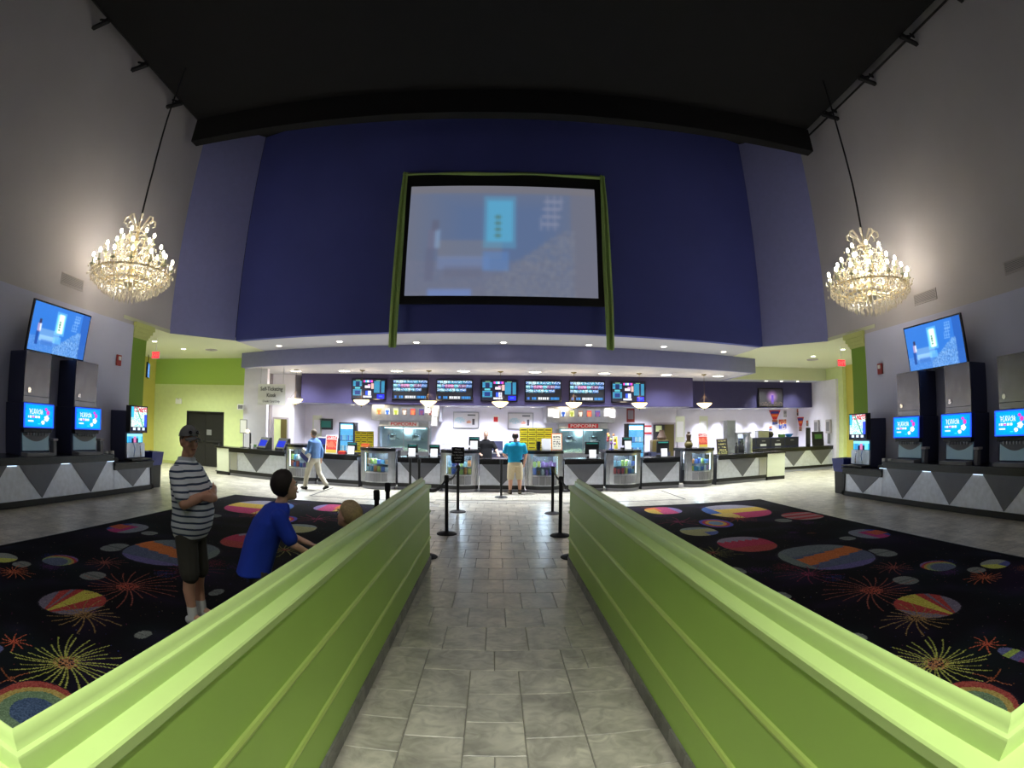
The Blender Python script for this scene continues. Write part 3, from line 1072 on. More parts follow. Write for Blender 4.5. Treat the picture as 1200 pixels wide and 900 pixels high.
# ---- crystal chandeliers
def chandelier(label, loc):
    t = thing('chandelier', label, 'chandelier', loc, 0, 'crystal chandeliers')
    rg = random.Random(3)
    ztop = (10.92 - loc[2]) / 1.04
    MB().tube([(0, 0, 1.7), (0.02, 0, 3.2), (-0.01, 0, 4.6), (0, 0, ztop)], 0.022, 6).build('cord', 'steel_black', t)
    MB().lathe([(0.001, 0.30), (0.10, 0.32), (0.16, 0.40), (0.06, 0.50), (0.05, 0.80), (0.10, 0.90), (0.05, 1.0), (0.045, 1.3), (0.09, 1.36), (0.04, 1.45), (0.04, 1.72), (0.001, 1.74)], n=14).build('stem', 'gold', t, smooth=True)
    MB().rings([[(math.cos(2 * PI * i / 32) * a, math.sin(2 * PI * i / 32) * a, z) for a, z in ((0.87, 0.59), (0.90, 0.59), (0.90, 0.62), (0.87, 0.62))] for i in range(32)], closed=True).rings([[(0.55 * math.cos(2 * PI * i / 24) * a, 0.55 * math.sin(2 * PI * i / 24) * a, z) for a, z in ((0.97, 0.42), (1.03, 0.42), (1.03, 0.45), (0.97, 0.45))] for i in range(24)], closed=True).build('ring_frame', 'gold', t, smooth=True)
    cr = MB()

    def drop(p, h, r):
        x, y, z = p
        h, r = h * 1.12, r * 1.3
        vs = [(x, y, z)] + [(x + r * math.cos(a), y + r * math.sin(a), z - h * 0.62) for a in (0.3, 1.87, 3.44, 5.01)] + [(x, y, z - h)]
        cr.add(vs, [(0, 1, 2), (0, 2, 3), (0, 3, 4), (0, 4, 1), (5, 2, 1), (5, 3, 2), (5, 4, 3), (5, 1, 4)])
    tiers = ((0.93, 0.74, 14, 0.5), (0.68, 1.02, 11, 0.75), (0.40, 1.36, 7, 1.05))
    for ti, (R, zb, n_, zr) in enumerate(tiers):
        for q in range(n_):
            a = 2 * PI * (q + 0.3 * ti) / n_
            c, s_ = math.cos(a), math.sin(a)
            MB().tube([(0.05 * c, 0.05 * s_, zr), (R * 0.5 * c, R * 0.5 * s_, zr - 0.14), (R * 0.85 * c, R * 0.85 * s_, zr - 0.06), (R * c, R * s_, zb - 0.06)], 0.014, 5).build('arm', 'gold', t, smooth=True)
            MB().lathe([(0.015, -0.06), (0.055, -0.03), (0.06, -0.02), (0.016, -0.01), (0.016, 0.13), (0.001, 0.13)], (R * c, R * s_, zb), 8).build('candle_sleeve', 'cream', t, smooth=True)
            MB().ell((R * c, R * s_, zb + 0.175), (0.034, 0.034, 0.06), 8, 5).build('bulb', 'bulb', t, smooth=True)
            for j in range(9):
                rr, aa = R + rg.uniform(-0.12, 0.1), a + rg.uniform(-0.17, 0.17)
                drop((rr * math.cos(aa), rr * math.sin(aa), zb + rg.uniform(-0.2, 0.16)), rg.uniform(0.05, 0.09), 0.017)
    # strands and hanging fringe
    for q in range(26):
        a = 2 * PI * q / 26
        for j in range(15):
            f = j / 14
            R = 0.16 + 0.74 * f ** 0.8
            z = 1.62 - 0.98 * f - 0.22 * math.sin(PI * f)
            drop((R * math.cos(a), R * math.sin(a), z), 0.065, 0.016)
    for R, n_, z0, h in ((0.92, 54, 0.56, 0.12), (0.82, 46, 0.47, 0.14), (0.70, 40, 0.38, 0.15), (0.56, 32, 0.30, 0.16), (0.42, 24, 0.24, 0.17), (0.27, 16, 0.19, 0.17), (0.12, 8, 0.15, 0.15)):
        for q in range(n_):
            a = 2 * PI * (q + 0.5) / n_
            drop((R * math.cos(a), R * math.sin(a), z0 + rg.uniform(-0.02, 0.02)), h, 0.018)
            drop((R * math.cos(a), R * math.sin(a), z0 + 0.09), 0.08, 0.014)
    for q in range(420):
        a, R = rg.uniform(0, 2 * PI), rg.uniform(0.2, 0.9)
        drop((R * math.cos(a), R * math.sin(a), 0.5 + (0.95 - R) * rg.uniform(0.2, 1.0) + rg.uniform(0, 0.15)), rg.uniform(0.05, 0.08), 0.018)
    cr.build('crystal_drops', 'crystal', t, kind='stuff')
    # crown of leafy scrolls at the top
    for q in range(8):
        a = 2 * PI * q / 8
        c, s_ = math.cos(a), math.sin(a)
        pts = [(0.04 * c, 0.04 * s_, 1.60), (0.16 * c, 0.16 * s_, 1.80), (0.28 * c, 0.28 * s_, 1.93), (0.36 * c, 0.36 * s_, 1.88), (0.37 * c, 0.37 * s_, 1.78), (0.31 * c, 0.31 * s_, 1.75)]
        MB().tube(pts, [0.012, 0.02, 0.03, 0.028, 0.022, 0.012], 6).build('crown_scroll', 'crystal', t, smooth=True)
    return t


CHL = (-8.700, 9.820, 4.610)
chandelier('crystal chandelier with lit candle bulbs before the left wall', (-8.45, 9.5, 4.42)).scale = (1.13, 1.13, 1.04)
chandelier('crystal chandelier with lit candle bulbs before the right wall', (8.50, 9.57, 4.36)).scale = (1.13, 1.13, 1.04)
for s in (-1, 1):
    point('chandelier_glow', (s * 8.47, 9.54, 5.28), 150, (255, 250, 240), 0.3)

# ================================================================== film still shared by the screens
def film(U, V, blue):
    nz = np.random.RandomState(2).rand(*U.shape)
    bg = np.array((48, 116, 206.)) if blue else np.array((98, 118, 156.))
    img_ = np.zeros(U.shape + (3,)) + bg
    if not blue:
        e_ = np.clip(np.maximum(np.abs(U - 0.5), np.abs(V - 0.55)) * 2.2 - 0.45, 0, 1)[..., None]
        img_ = img_ * (1 - e_) + np.array((126, 125, 136.)) * e_
    def p(m, c, a=1.0):
        img_[m] = img_[m] * (1 - a) + np.array(c, float) * a
    A = 1.0 if blue else 0.55
    p(V < 0.30, (74, 130, 204) if blue else (116, 122, 146), 0.5)
    p((V < 0.30) & (nz > 0.6), (120, 160, 220) if blue else (136, 134, 150), 0.5 * A)
    p((U > 0.86), (34, 84, 170) if blue else (120, 121, 136), 0.7)
    p((np.abs(U - 0.33) < 0.17) & (np.abs(V - 0.40) < 0.09), (112, 160, 214) if blue else (140, 136, 140), 0.8 * A)
    p((np.abs(U - 0.30) < 0.14) & (np.abs(V - 0.29) < 0.06), (150, 196, 236) if blue else (130, 150, 196), 0.8 * A)
    p((np.abs(U - 0.30) < 0.10) & (np.abs(V - 0.20) < 0.05), (60, 110, 190) if blue else (110, 110, 130), 0.6 * A)
    pile = (V < 0.12 + 0.46 * np.clip((U - 0.42) / 0.4, 0, 1)) & (U > 0.42) & (U < 0.88)
    p(pile, (86, 140, 208) if blue else (112, 122, 148), 0.6)
    p(pile & (nz > 0.62), (168, 206, 238) if blue else (140, 143, 154), 0.6)
    p(pile & (nz < 0.16), (40, 84, 160) if blue else (116, 118, 134), 0.6)
    lat = (np.abs(U - 0.76 - (V - 0.75) * 0.12) < 0.05) & (np.abs(V - 0.75) < 0.17)
    p(lat & ((np.sin(U * 180) > 0.55) | (np.sin(V * 90) > 0.6)), (150, 190, 236) if blue else (150, 154, 178), 0.7)
    for gx, a_ in ((0.095, 0.5), (0.075, 1.0)):
        p((np.abs(U - 0.487) < gx - 0.01) & (np.abs(V - 0.66) < gx * 2.6), (130, 220, 250) if blue else (96, 176, 216), a_ * 0.9)
    p((np.abs(U - 0.487) < 0.045) & (np.abs(V - 0.66) < 0.2) & blue, (226, 255, 240))
    p((np.abs(U - 0.48) < 0.014) & (np.abs(V - 0.62) < 0.12) & (np.sin(V * 110) > -0.3), (70, 110, 100) if blue else (90, 126, 120))
    p((np.abs(U - 0.47) < 0.07) & (np.abs(V - 0.30) < 0.08), (110, 190, 236) if blue else (100, 140, 200), 0.6)
    # standing figure at the left
    p((np.abs(U - 0.135) < 0.03) & (np.abs(V - 0.49) < 0.09), (170, 150, 190) if blue else (120, 116, 140), 0.9 * A)
    p((np.abs(U - 0.155) < 0.014) & (np.abs(V - 0.50) < 0.08), (220, 230, 250) if blue else (150, 190, 230), 0.9 * A)
    p((np.abs(U - 0.145) < 0.018) & (np.abs(V - 0.62) < 0.045), (50, 40, 70) if blue else (100, 98, 118), 0.9 * A)
    p((np.abs(U - 0.125) < 0.024) & (np.abs(V - 0.27) < 0.14), (30, 70, 150) if blue else (104, 106, 132), 0.9 * A)
    if not blue:
        p((V < 0.06) & (U < 0.35) & (U > 0.12), (120, 150, 220), 0.6)
        p((V > 0.93), (126, 124, 132), 0.8)
    for _ in range(1 if blue else 2):
        p_ = np.pad(img_, ((1, 1), (1, 1), (0, 0)), mode='edge')
        img_ = (p_[:-2, 1:-1] + p_[2:, 1:-1] + p_[1:-1, :-2] + p_[1:-1, 2:] + 2 * p_[1:-1, 1:-1]) / 6
    return img_


# ---- projection screen with green cloth strips
sc = thing('projection_screen', 'large projection screen with black border and green cloth strips on the blue wall', 'screen', (0.07, 13.79, 5.13))
W2, H2 = 2.80, 3.86
MB().box(-W2, W2, 0.0, 0.06, 0, H2).build('border_panel', 'black', sc)
picture('projected_picture', lambda U, V: film(U, V, False), 110, 70, 5.2, 3.26, 'screen_projected', sc, (-0.02, -0.006, 0.22 + 1.63))
rb = MB()
rs = []
for i in range(13):
    x = -W2 - 0.1 + (2 * W2 + 0.2) * i / 12
    rs.append([(x, -0.02, H2 - 0.03 + 0.02 * math.sin(i)), (x, -0.10, H2), (x, -0.02, H2 + 0.07 + 0.02 * math.cos(i * 1.7)), (x, 0.02, H2 + 0.02)])
rb.rings(rs).build('cloth_strip', 'ribbon', sc, smooth=True)
for s in (-1, 1):
    rb = MB()
    rs = []
    for i in range(17):
        f = i / 16
        z = H2 + 0.08 - f * (H2 + 0.08 + 1.18)
        x = s * (W2 + 0.02 + 0.05 * f)
        w_ = 0.07 + 0.035 * math.sin(f * 3) + 0.03 * f
        y = -0.06 - 0.03 * math.sin(f * 9)
        rs.append([(x - w_, y, z), (x - w_ * 0.4, y - 0.05, z - 0.02 * f), (x, y + 0.01, z), (x + w_ * 0.5, y - 0.05, z - 0.03), (x + w_, y, z), (x, y + 0.04, z)])
    rb.rings(rs).build('cloth_strip', 'ribbon', sc, smooth=True)


# ---- television screens
def tv(label, loc, rz, w_, h_, fn, res, tilt=0.0, group=None, mount=True, name='television', m='screen'):
    t = thing(name, label, 'television', loc, rz, group)
    bez = MB()
    b = 0.035
    bez.box(-w_ / 2, w_ / 2, -0.05, 0.03, -h_ / 2, h_ / 2)
    o = bez.build('cabinet', 'black_gloss', t, bevel=0.008)
    o.rotation_euler = (tilt, 0, 0)
    pc = picture('picture', fn, res[0], res[1], w_ - 2 * b, h_ - 2 * b, m, t)
    pc.location = (0, -0.052 * math.cos(tilt), -0.052 * math.sin(tilt))
    pc.rotation_euler = (tilt, 0, 0)
    if mount:
        MB().box(-0.14, 0.14, 0.03, 0.36 if abs(rz) > 1 and abs(loc[0]) < 10 else 0.12, -0.1, 0.1).build('wall_mount', 'steel_black', t)
    return t


tv('wall television showing a blue film scene above the left drinks machines', (-9.5, 8.22, 3.56), PI / 2, 2.02, 1.06, lambda U, V: film(U, V, True), (110, 66), math.radians(8), 'film televisions on the side walls', True)
tv('wall television showing a blue film scene above the right drinks machines', (9.5, 8.40, 3.54), -PI / 2, 2.02, 1.06, lambda U, V: film(U, V, True), (110, 66), math.radians(8), 'film televisions on the side walls', True)


def menu_a(U, V):
    im = np.zeros(U.shape + (3,)) + np.array((10, 12, 40.))
    def p(x0, x1, y0, y1, c):
        im[(U > x0) & (U < x1) & (V > y0) & (V < y1)] = c
    for x0, x1, y0, y1 in ((0.02, 0.30, 0.66, 0.92), (0.02, 0.30, 0.16, 0.48), (0.66, 0.98, 0.32, 0.92)):
        p(x0, x1, y0, y1, (60, 160, 200))
    im[(V > 0.66) & (V < 0.9) & (U > 0.10) & (U < 0.22)] = (20, 40, 90)
    im[(V > 0.22) & (V < 0.44) & (U > 0.08) & (U < 0.24)] = (20, 50, 120)
    p(0.08, 0.24, 0.52, 0.62, (110, 220, 230))
    for k, c in enumerate(((230, 70, 180), (80, 210, 250), (240, 240, 250), (120, 80, 250), (240, 90, 190))):
        p(0.34 + k * 0.058, 0.39 + k * 0.058, 0.86, 0.96, c)
    p(0.38, 0.55, 0.56, 0.70, (246, 236, 246)); p(0.47, 0.56, 0.66, 0.76, (226, 160, 200))
    p(0.58, 0.65, 0.52, 0.8, (226, 180, 170))
    p(0.40, 0.50, 0.20, 0.42, (50, 90, 230)); p(0.48, 0.58, 0.18, 0.42, (220, 226, 250))
    p(0.34, 0.60, 0.06, 0.16, (226, 230, 240)); p(0.76, 0.98, 0.02, 0.24, (20, 30, 246)); p(0.82, 0.92, 0.09, 0.17, (60, 130, 250))
    p(0.1, 0.24, 0.93, 0.98, (130, 190, 140)); p(0.72, 0.86, 0.93, 0.98, (130, 190, 130))
    lines = (np.sin(V * 130) > 0.5) & (U > 0.66)
    im[lines & (im[..., 1] > 120)] = (16, 30, 80)
    im[(np.sin(V * 120) > 0.6) & (U < 0.3) & (im[..., 1] > 120)] = (16, 50, 90)
    im[(np.abs(U - 0.86) < 0.02) & (V > 0.3) & (V < 0.92)] = (14, 24, 70)
    return im


def menu_b(U, V):
    im = np.zeros(U.shape + (3,)) + np.array((8, 12, 26.))
    rg = random.Random(4)
    for r, (y0, y1) in enumerate(((0.82, 0.98), (0.62, 0.79), (0.42, 0.58))):
        x = 0.0
        while x < (0.98 if r < 2 else 0.78):
            w_ = rg.choice((0.09, 0.13, 0.18))
            c = rg.choice(((70, 190, 226), (110, 210, 230), (40, 130, 220), (196, 240, 250), (60, 150, 200), (150, 220, 236)))
            if r == 1 and 0.2 < x < 0.4:
                c = (226, 110, 190)
            if r == 1 and 0.6 < x < 0.75:
                c = (150, 80, 150)
            m = (U > x) & (U < x + w_ - 0.008) & (V > y0) & (V < y1)
            im[m] = c
            im[m & (V < y0 + 0.05) & (np.sin(U * 260) > -0.2)] = (14, 30, 70)
            nn = np.random.RandomState(int(x * 1000) + r).rand(*U.shape)
            im[m & (nn > 0.72) & (V > y0 + 0.05)] = (236, 246, 250)
            im[m & (nn < 0.2)] = (16, 40, 90)
            x += w_
    for x0, x1, c in ((0.04, 0.11, (50, 120, 220)), (0.18, 0.30, (50, 140, 220)), (0.36, 0.66, (226, 230, 236)), (0.70, 0.96, (40, 140, 220))):
        m = (U > x0) & (U < x1) & (V > 0.06) & (V < 0.20)
        im[m] = c
        im[m & (np.sin(U * 150) > 0.55)] = (10, 20, 50)
    return im


for k in range(7):
    x0 = (-5.60, -4.23, -2.82, -1.40, 0.03, 1.45, 2.86, 4.30)
TVX = ((-4.887, 19.800, 3.274), (-3.279, 19.800, 3.278), (-1.605, 19.800, 3.266), (0.059, 19.800, 3.269), (1.692, 19.800, 3.271), (3.352, 19.800, 3.271), (4.962, 19.800, 3.252))
for k, p in enumerate(TVX):
    w_ = ('leftmost', 'second from the left', 'third from the left', 'middle', 'third from the right', 'second from the right', 'rightmost')[k]
    tv(('menu screen of price columns on the purple bulkhead, ' if k in (0, 3, 6) else 'menu screen of snack tiles on the purple bulkhead, ') + w_,
       (p[0], 19.84, 3.27), 0, 1.36, 0.80, menu_a if k in (0, 3, 6) else menu_b, (104, 62), 0, 'menu screens', False, 'menu_screen')


def grill_tv(U, V):
    im = np.zeros(U.shape + (3,)) + np.array((26, 20, 30.))
    d = np.hypot((U - 0.55) * 1.6, V - 0.55)
    im += np.clip(1 - d * 2.2, 0, 1)[..., None] * np.array((170, 120, 190.))
    im[(np.abs(U - 0.57) < 0.05) & (np.abs(V - 0.4) < 0.25)] = (90, 50, 170)
    im[(V < 0.25) & (np.random.RandomState(1).rand(*U.shape) > 0.7)] = (90, 70, 60)
    return im


p = (11.975, 21.100, 3.162)
tv('dim television with a purple picture on the grill bulkhead', (p[0], 21.12, p[2]), 0, 1.32, 0.82, grill_tv, (60, 36), 0, None, False)
tv('narrow view of a television hung beside the left arch', (-14.2, 17.95, 3.75), math.radians(122), 0.9, 0.62, lambda U, V: film(U, V, True), (40, 24), 0, None, False)
MB().tube([(0, 0.0, 0.3), (0, 0.0, 0.644)], 0.02, 6).build('ceiling_pole', 'steel_black', bpy.data.objects['television.003'])

# ---- small wall fittings
for s, side in ((-1, 'left'), (1, 'right')):
    t = thing('exit_sign', 'red exit sign hanging in the %s bay' % side, 'exit sign', (s * 11.0, 14.3, 3.85), 0)
    MB().box(-0.17, 0.17, -0.02, 0.02, -0.1, 0.12).build('housing', 'white', t)
    MB().box(-0.16, 0.16, -0.028, -0.02, -0.09, 0.11).build('red_face', 'exit_red', t)
    text('EXIT', 0.15, 'white', t, (0, -0.03, 0.0))
    MB().tube([(0, 0, 0.12), (0, 0, 0.55)], 0.012, 6).build('stem', 'white', t)
    t = thing('fire_alarm', 'red fire alarm strobe on the %s wall beside the green column' % side, 'alarm', (s * 9.86, 11.0 if s < 0 else 10.95, 3.28), s * -PI / 2)
    MB().box(-0.10, 0.10, -0.05, 0.0, -0.14, 0.14).build('body', 'alarm_red', t, bevel=0.01)
    MB().box(-0.05, 0.05, -0.08, -0.05, 0.0, 0.1).build('strobe_lens', 'white', t, bevel=0.01)
def grille(label, s, y, z, w_=0.86, h_=0.27):
    t = thing('wall_vent', label, 'vent', (s * 9.9, y, z), s * -PI / 2)
    MB().box(-w_ / 2, w_ / 2, -0.02, 0.0, -h_ / 2, -h_ / 2 + 0.03).box(-w_ / 2, w_ / 2, -0.02, 0, h_ / 2 - 0.03, h_ / 2).box(-w_ / 2, -w_ / 2 + 0.03, -0.02, 0, -h_ / 2, h_ / 2).box(w_ / 2 - 0.03, w_ / 2, -0.02, 0, -h_ / 2, h_ / 2).build('frame', 'vent', t)
    MB().box(-w_ / 2, w_ / 2, -0.004, 0.0, -h_ / 2, h_ / 2).build('dark_back', 'mid_grey', t)
    for k in range(7):
        zz = -h_ / 2 + 0.045 + k * (h_ - 0.09) / 6
        MB().box(-w_ / 2 + 0.03, w_ / 2 - 0.03, -0.016, -0.006, zz - 0.008, zz + 0.006).build('louvre', 'vent', t)
grille('white air grille high on the left wall behind the chandelier', -1, 8.81, 4.83)
grille('white air grille on the right wall beside the chandelier', 1, 8.93, 4.77)
grille('white air grille at the right edge of the right wall', 1, 5.75, 4.78)
t = thing('emergency_light', 'small white emergency light on the yellow wall left of the black door', 'light', (-13.3, 19.27, 2.6))
MB().box(-0.16, 0.16, -0.08, 0, -0.1, 0.08).build('body', 'white', t, bevel=0.015)
for s in (-1, 1):
    MB().lathe([(0.001, 0), (0.05, 0), (0.06, 0.05), (0.001, 0.05)], (s * 0.09, -0.05, 0.08), 10).build('lamp_head', 'white', t)
t = thing('wall_speaker', 'small white box on the white wall above the kiosk counter', 'speaker', (-9.531, 18.180, 2.423))
MB().box(-0.14, 0.14, -0.1, 0, -0.1, 0.1).build('body', 'white', t, bevel=0.015)
MB().box(-0.1, 0.1, -0.106, -0.1, -0.07, 0.07).build('grille_cloth', 'mid_grey', t)

# ================================================================== concession counter
ORD = ('first', 'second', 'third', 'fourth', 'fifth', 'sixth', 'seventh', 'eighth', 'ninth')
CR_, CY_ = 36.0, 15.60


def on_arc(x):
    y = arcy(x, CR_, CY_)
    return (x, y, 0), math.asin((x - 0.1) / CR_)


def counter_section(label, x0, x1, panel_fill=False, tri=True, zt=0.98):
    xm, w_ = (x0 + x1) / 2, (x1 - x0)
    loc, a = on_arc(xm)
    w_ = w_ / math.cos(a)
    t = thing('counter_section', label, 'counter', loc, a, 'steel fronted counter sections')
    h = w_ / 2 - 0.004
    MB().box(-h, h, -0.07, 0.78, zt - 0.05, zt).build('granite_top', 'granite', t, bevel=0.006)
    MB().box(-h, h, 0.03, 0.74, 0.0, zt - 0.05).build('carcass', 'dark_grey', t)
    MB().box(-h, h, -0.055, -0.042, 0.82, zt - 0.05).build('apron', 'granite', t)
    MB().box(-h, h, -0.042, 0.03, 0.90, zt - 0.05).build('apron_fill', 'black', t)
    if panel_fill:
        MB().box(-h + 0.02, h - 0.02, -0.034, -0.016, 0.885, 0.90).build('led_strip', 'panel_fill_glow', t)  # glowing strip added out of sight behind the apron to brighten the steel panel
    MB().box(-h, h, 0.012, 0.03, 0.2, 0.90).build('steel_panel', 'steel_plate', t)
    if tri:
        b = min(h * 0.93, 0.62)
        q = [(-b, 0.84), (0, 0.205), (b, 0.84)]
        MB().prism(q, 0.002, 0.012, 'y').build('triangle_panel', 'steel_triangle', t)
    MB().box(-h, h, -0.01, 0.03, 0.09, 0.2).build('black_base', 'black', t)
    MB().box(-h, h, 0.022, 0.034, 0.0, 0.09).build('kick_strip', 'kick_grey', t)
    return t


SECT = {}
for key, x0, x1, lab in (('A', -9.30, -6.83, 'under the ticket kiosks at the left end'), ('B', -5.62, -4.23, 'below the left drinks cooler'),
                         ('C', -2.97, -1.67, 'before the left popcorn machine'), ('D', -0.53, 0.80, 'where the man in turquoise stands'),
                         ('E', 1.96, 3.17, 'before the right popcorn machine'), ('F', 4.41, 5.70, 'below the right drinks cooler'), ('G', 7.14, 9.35, 'at the right end of the curved counter')):
    SECT[key] = counter_section('steel fronted counter section with black granite top, ' + lab, x0, x1, key in 'BCDE')
# plain grey end panels
for key, s in (('A', -1), ('G', 1)):
    t = SECT[key]
    w_ = 0.55
    xe = -1.235 if s < 0 else 1.105
    MB().box(*sorted((xe, xe - s * 0.34)), -0.006, 0.012, 0.205, 0.838).build('end_panel', 'steel_frame', t)
# returns at both ends
loc, a = on_arc(-9.3)
t = thing('counter_return', 'short white counter return beside the black door', 'counter', (-9.33, 16.78, 0), -0.25)
MB().box(-0.72, 0, 0, 0.6, 0.93, 0.98).build('granite_top', 'granite', t, bevel=0.006)
MB().box(-0.62, 0, 0.03, 0.58, 0.1, 0.93).build('white_panel', 'cream_panel', t)
MB().box(-0.63, 0, 0.01, 0.59, 0.0, 0.12).build('black_base', 'black', t)
t = thing('counter_return', 'cream panelled counter return at the right end', 'counter', (9.38, 16.75, 0), 0.12)
MB().box(0, 0.84, 0.0, 0.7, 0.93, 1.0).build('granite_top', 'granite', t, bevel=0.006)
MB().box(0, 0.82, 0.03, 0.68, 0.12, 0.93).build('cream_front', 'cream_panel', t)
MB().box(0, 0.82, 0.02, 0.69, 0.0, 0.12).build('black_base', 'black', t)

# ---- bowed steel display cases
CANDY = ((226, 218, 110), (110, 136, 214), (216, 100, 96), (236, 236, 230), (166, 206, 222), (196, 218, 120), (186, 150, 120), (110, 180, 220), (234, 156, 96), (160, 116, 180))
for i, c in enumerate(CANDY):
    mat('candy_%d' % i, c, 0.5)
CANDY_WORD = ('yellow', 'navy', 'red', 'white', 'pale-blue', 'lime', 'brown', 'blue', 'orange', 'purple')
CASE_WORD = ('leftmost display case', 'second display case from the left', 'third display case from the left', 'third display case from the right', 'second display case from the right', 'rightmost display case')
CASE_POS = (-6.24, -3.58, -1.10, 1.37, 3.79, 6.43)
CASE_NAME = ('leftmost, behind the walking man', 'second from the left', 'third from the left', 'third from the right', 'second from the right', 'rightmost')


def bow(hw_, d, n=13):
    return [(-hw_ + 2 * hw_ * i / (n - 1), -d * (1 - (2 * i / (n - 1) - 1) ** 2)) for i in range(n)]


def curve_panel(mb, hw_, d, y_in, z0, z1, u0=0.0, u1=1.0, n=13):
    """thin bowed panel between fractions u0..u1 of the front"""
    pts = []
    for i in range(n):
        u = u0 + (u1 - u0) * i / (n - 1)
        x = -hw_ + 2 * hw_ * u
        pts.append((x, -d * (1 - (2 * u - 1) ** 2)))
    back = [(x, y + y_in) for x, y in pts]
    rs = [[(p[0], p[1], z0), (q[0], q[1], z0), (q[0], q[1], z1), (p[0], p[1], z1)] for p, q in zip(pts, back)]
    return mb.rings(rs)


proto = None
BULGE = 0.30
for k, x in enumerate(CASE_POS):
    loc, a = on_arc(x)
    lab = 'bowed steel display case lit inside with sweets, ' + CASE_NAME[k]
    if proto is None:
        proto = t = thing('display_case', lab, 'display case', loc, a, 'bowed display cases')
        hw_ = 0.545
        fr = [(-hw_ - 0.02, 0.75)] + [(px_, py_ - 0.05) for px_, py_ in bow(hw_ + 0.02, BULGE)] + [(hw_ + 0.02, 0.75)]
        MB().prism(fr, 1.14, 1.235, 'z').build('granite_top', 'granite', t, bevel=0.006)
        # posts
        for s in (-1, 1):
            for (xx, yy) in ((0.525, 0.0), (0.455, -0.055)):
                MB().lathe([(0.035, 0.2), (0.035, 1.14)], (s * xx, yy, 0), 10).build('corner_post', 'stainless', t, smooth=True)
        for u0, u1 in ((0.02, 0.16), (0.84, 0.98)):
            curve_panel(MB(), 0.54, BULGE, 0.03, 0.205, 1.14, u0, u1, 6).build('steel_cheek', 'stainless', t, smooth=True)
        curve_panel(MB(), 0.54, BULGE, 0.015, 1.07, 1.14, 0.16, 0.84).build('header', 'stainless', t, smooth=True)
        curve_panel(MB(), 0.54, BULGE, 0.006, 0.52, 1.07, 0.16, 0.84).build('glass_front', 'glass', t, smooth=True)
        # lower grille of four squares
        for q in range(4):
            u0 = 0.17 + q * 0.165
            curve_panel(MB(), 0.54, BULGE, 0.012, 0.235, 0.48, u0 + 0.006, u0 + 0.155, 4).build('grille_square', 'mid_grey', t)
        curve_panel(MB(), 0.535, BULGE - 0.012, 0.03, 0.20, 0.52, 0.12, 0.88).build('lower_panel', 'stainless', t, smooth=True)
        fr2 = [(-hw_, 0.1)] + bow(hw_, BULGE + 0.02) + [(hw_, 0.1)]
        MB().prism(fr2, 0.095, 0.2, 'z').build('black_base', 'black', t)
        fr3 = [(-hw_ + 0.03, 0.1)] + [(px_, py_) for px_, py_ in bow(hw_ - 0.03, BULGE - 0.03)] + [(hw_ - 0.03, 0.1)]
        MB().prism(fr3, 0.0, 0.095, 'z').build('kick_strip', 'kick_grey', t)
        MB().box(-0.5, 0.5, 0.36, 0.74, 0.1, 1.14).build('rear_body', 'dark_grey', t)
        MB().box(-0.42, 0.42, 0.33, 0.36, 0.52, 1.10).build('inner_back', 'stainless', t)
        for z in (0.52, 0.745):
            sh = [(-0.37, 0.34)] + [(px_, py_ + 0.03) for px_, py_ in bow(0.37, BULGE - 0.12)] + [(0.37, 0.34)]
            MB().prism(sh, z - 0.012, z, 'z').build('shelf', 'stainless', t)
        for s in (-1, 1):
            MB().lathe([(0.014, 0.53), (0.014, 1.08)], (s * 0.385, -0.06, 0), 8).build('light_tube', 'lit_shelf', t, smooth=True)
        MB().box(-0.34, 0.34, -0.06, -0.03, 1.06, 1.085).build('light_tube', 'lit_shelf', t)
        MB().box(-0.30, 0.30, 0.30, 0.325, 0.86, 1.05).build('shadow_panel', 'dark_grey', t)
    else:
        dup(proto, loc, a, lab)
    cl = (loc[0], loc[1])
    point('case_lamp', (loc[0] + 0.10 * math.sin(a), loc[1] - 0.10 * math.cos(a), 1.02), 30, (226, 240, 255), 0.05)
    # sweets, each its own box
    rg = random.Random(20 + k)
    ca, sa = math.cos(a), math.sin(a)
    for si, z in enumerate((0.52, 0.745)):
        n_ = 6
        for q in range(n_):
            lx = -0.29 + 0.58 * q / (n_ - 1)
            ly = -0.10 + 0.35 * (lx / 0.37) ** 2 * 0.3
            hh = rg.uniform(0.12, 0.19)
            ww = rg.uniform(0.07, 0.10)
            ci = rg.randrange(10)
            o = MB().box(-ww / 2, ww / 2, -0.03, 0.03, 0, hh).box(-ww / 2 + 0.01, ww / 2 - 0.01, -0.032, -0.03, hh * 0.35, hh * 0.75).build('candy_box', 'candy_%d' % ci, None,
                 loc=(loc[0] + lx * ca - ly * sa, loc[1] + lx * sa + ly * ca, z + 0.002), rot=(0, 0, a))
            tag(o, '%s sweets box, %s along the %s shelf of the %s' % (CANDY_WORD[ci], ORD[q], ('lower', 'upper')[si], CASE_WORD[k]), 'sweets box', 'sweets, %s shelf, %s' % (('lower', 'upper')[si], CASE_NAME[k]))


# ---- placing things on the counter
def front(x, back, z):
    (px_, py_, _), a = on_arc(x)
    return (px_ - math.sin(a) * back, py_ + math.cos(a) * back, z), a


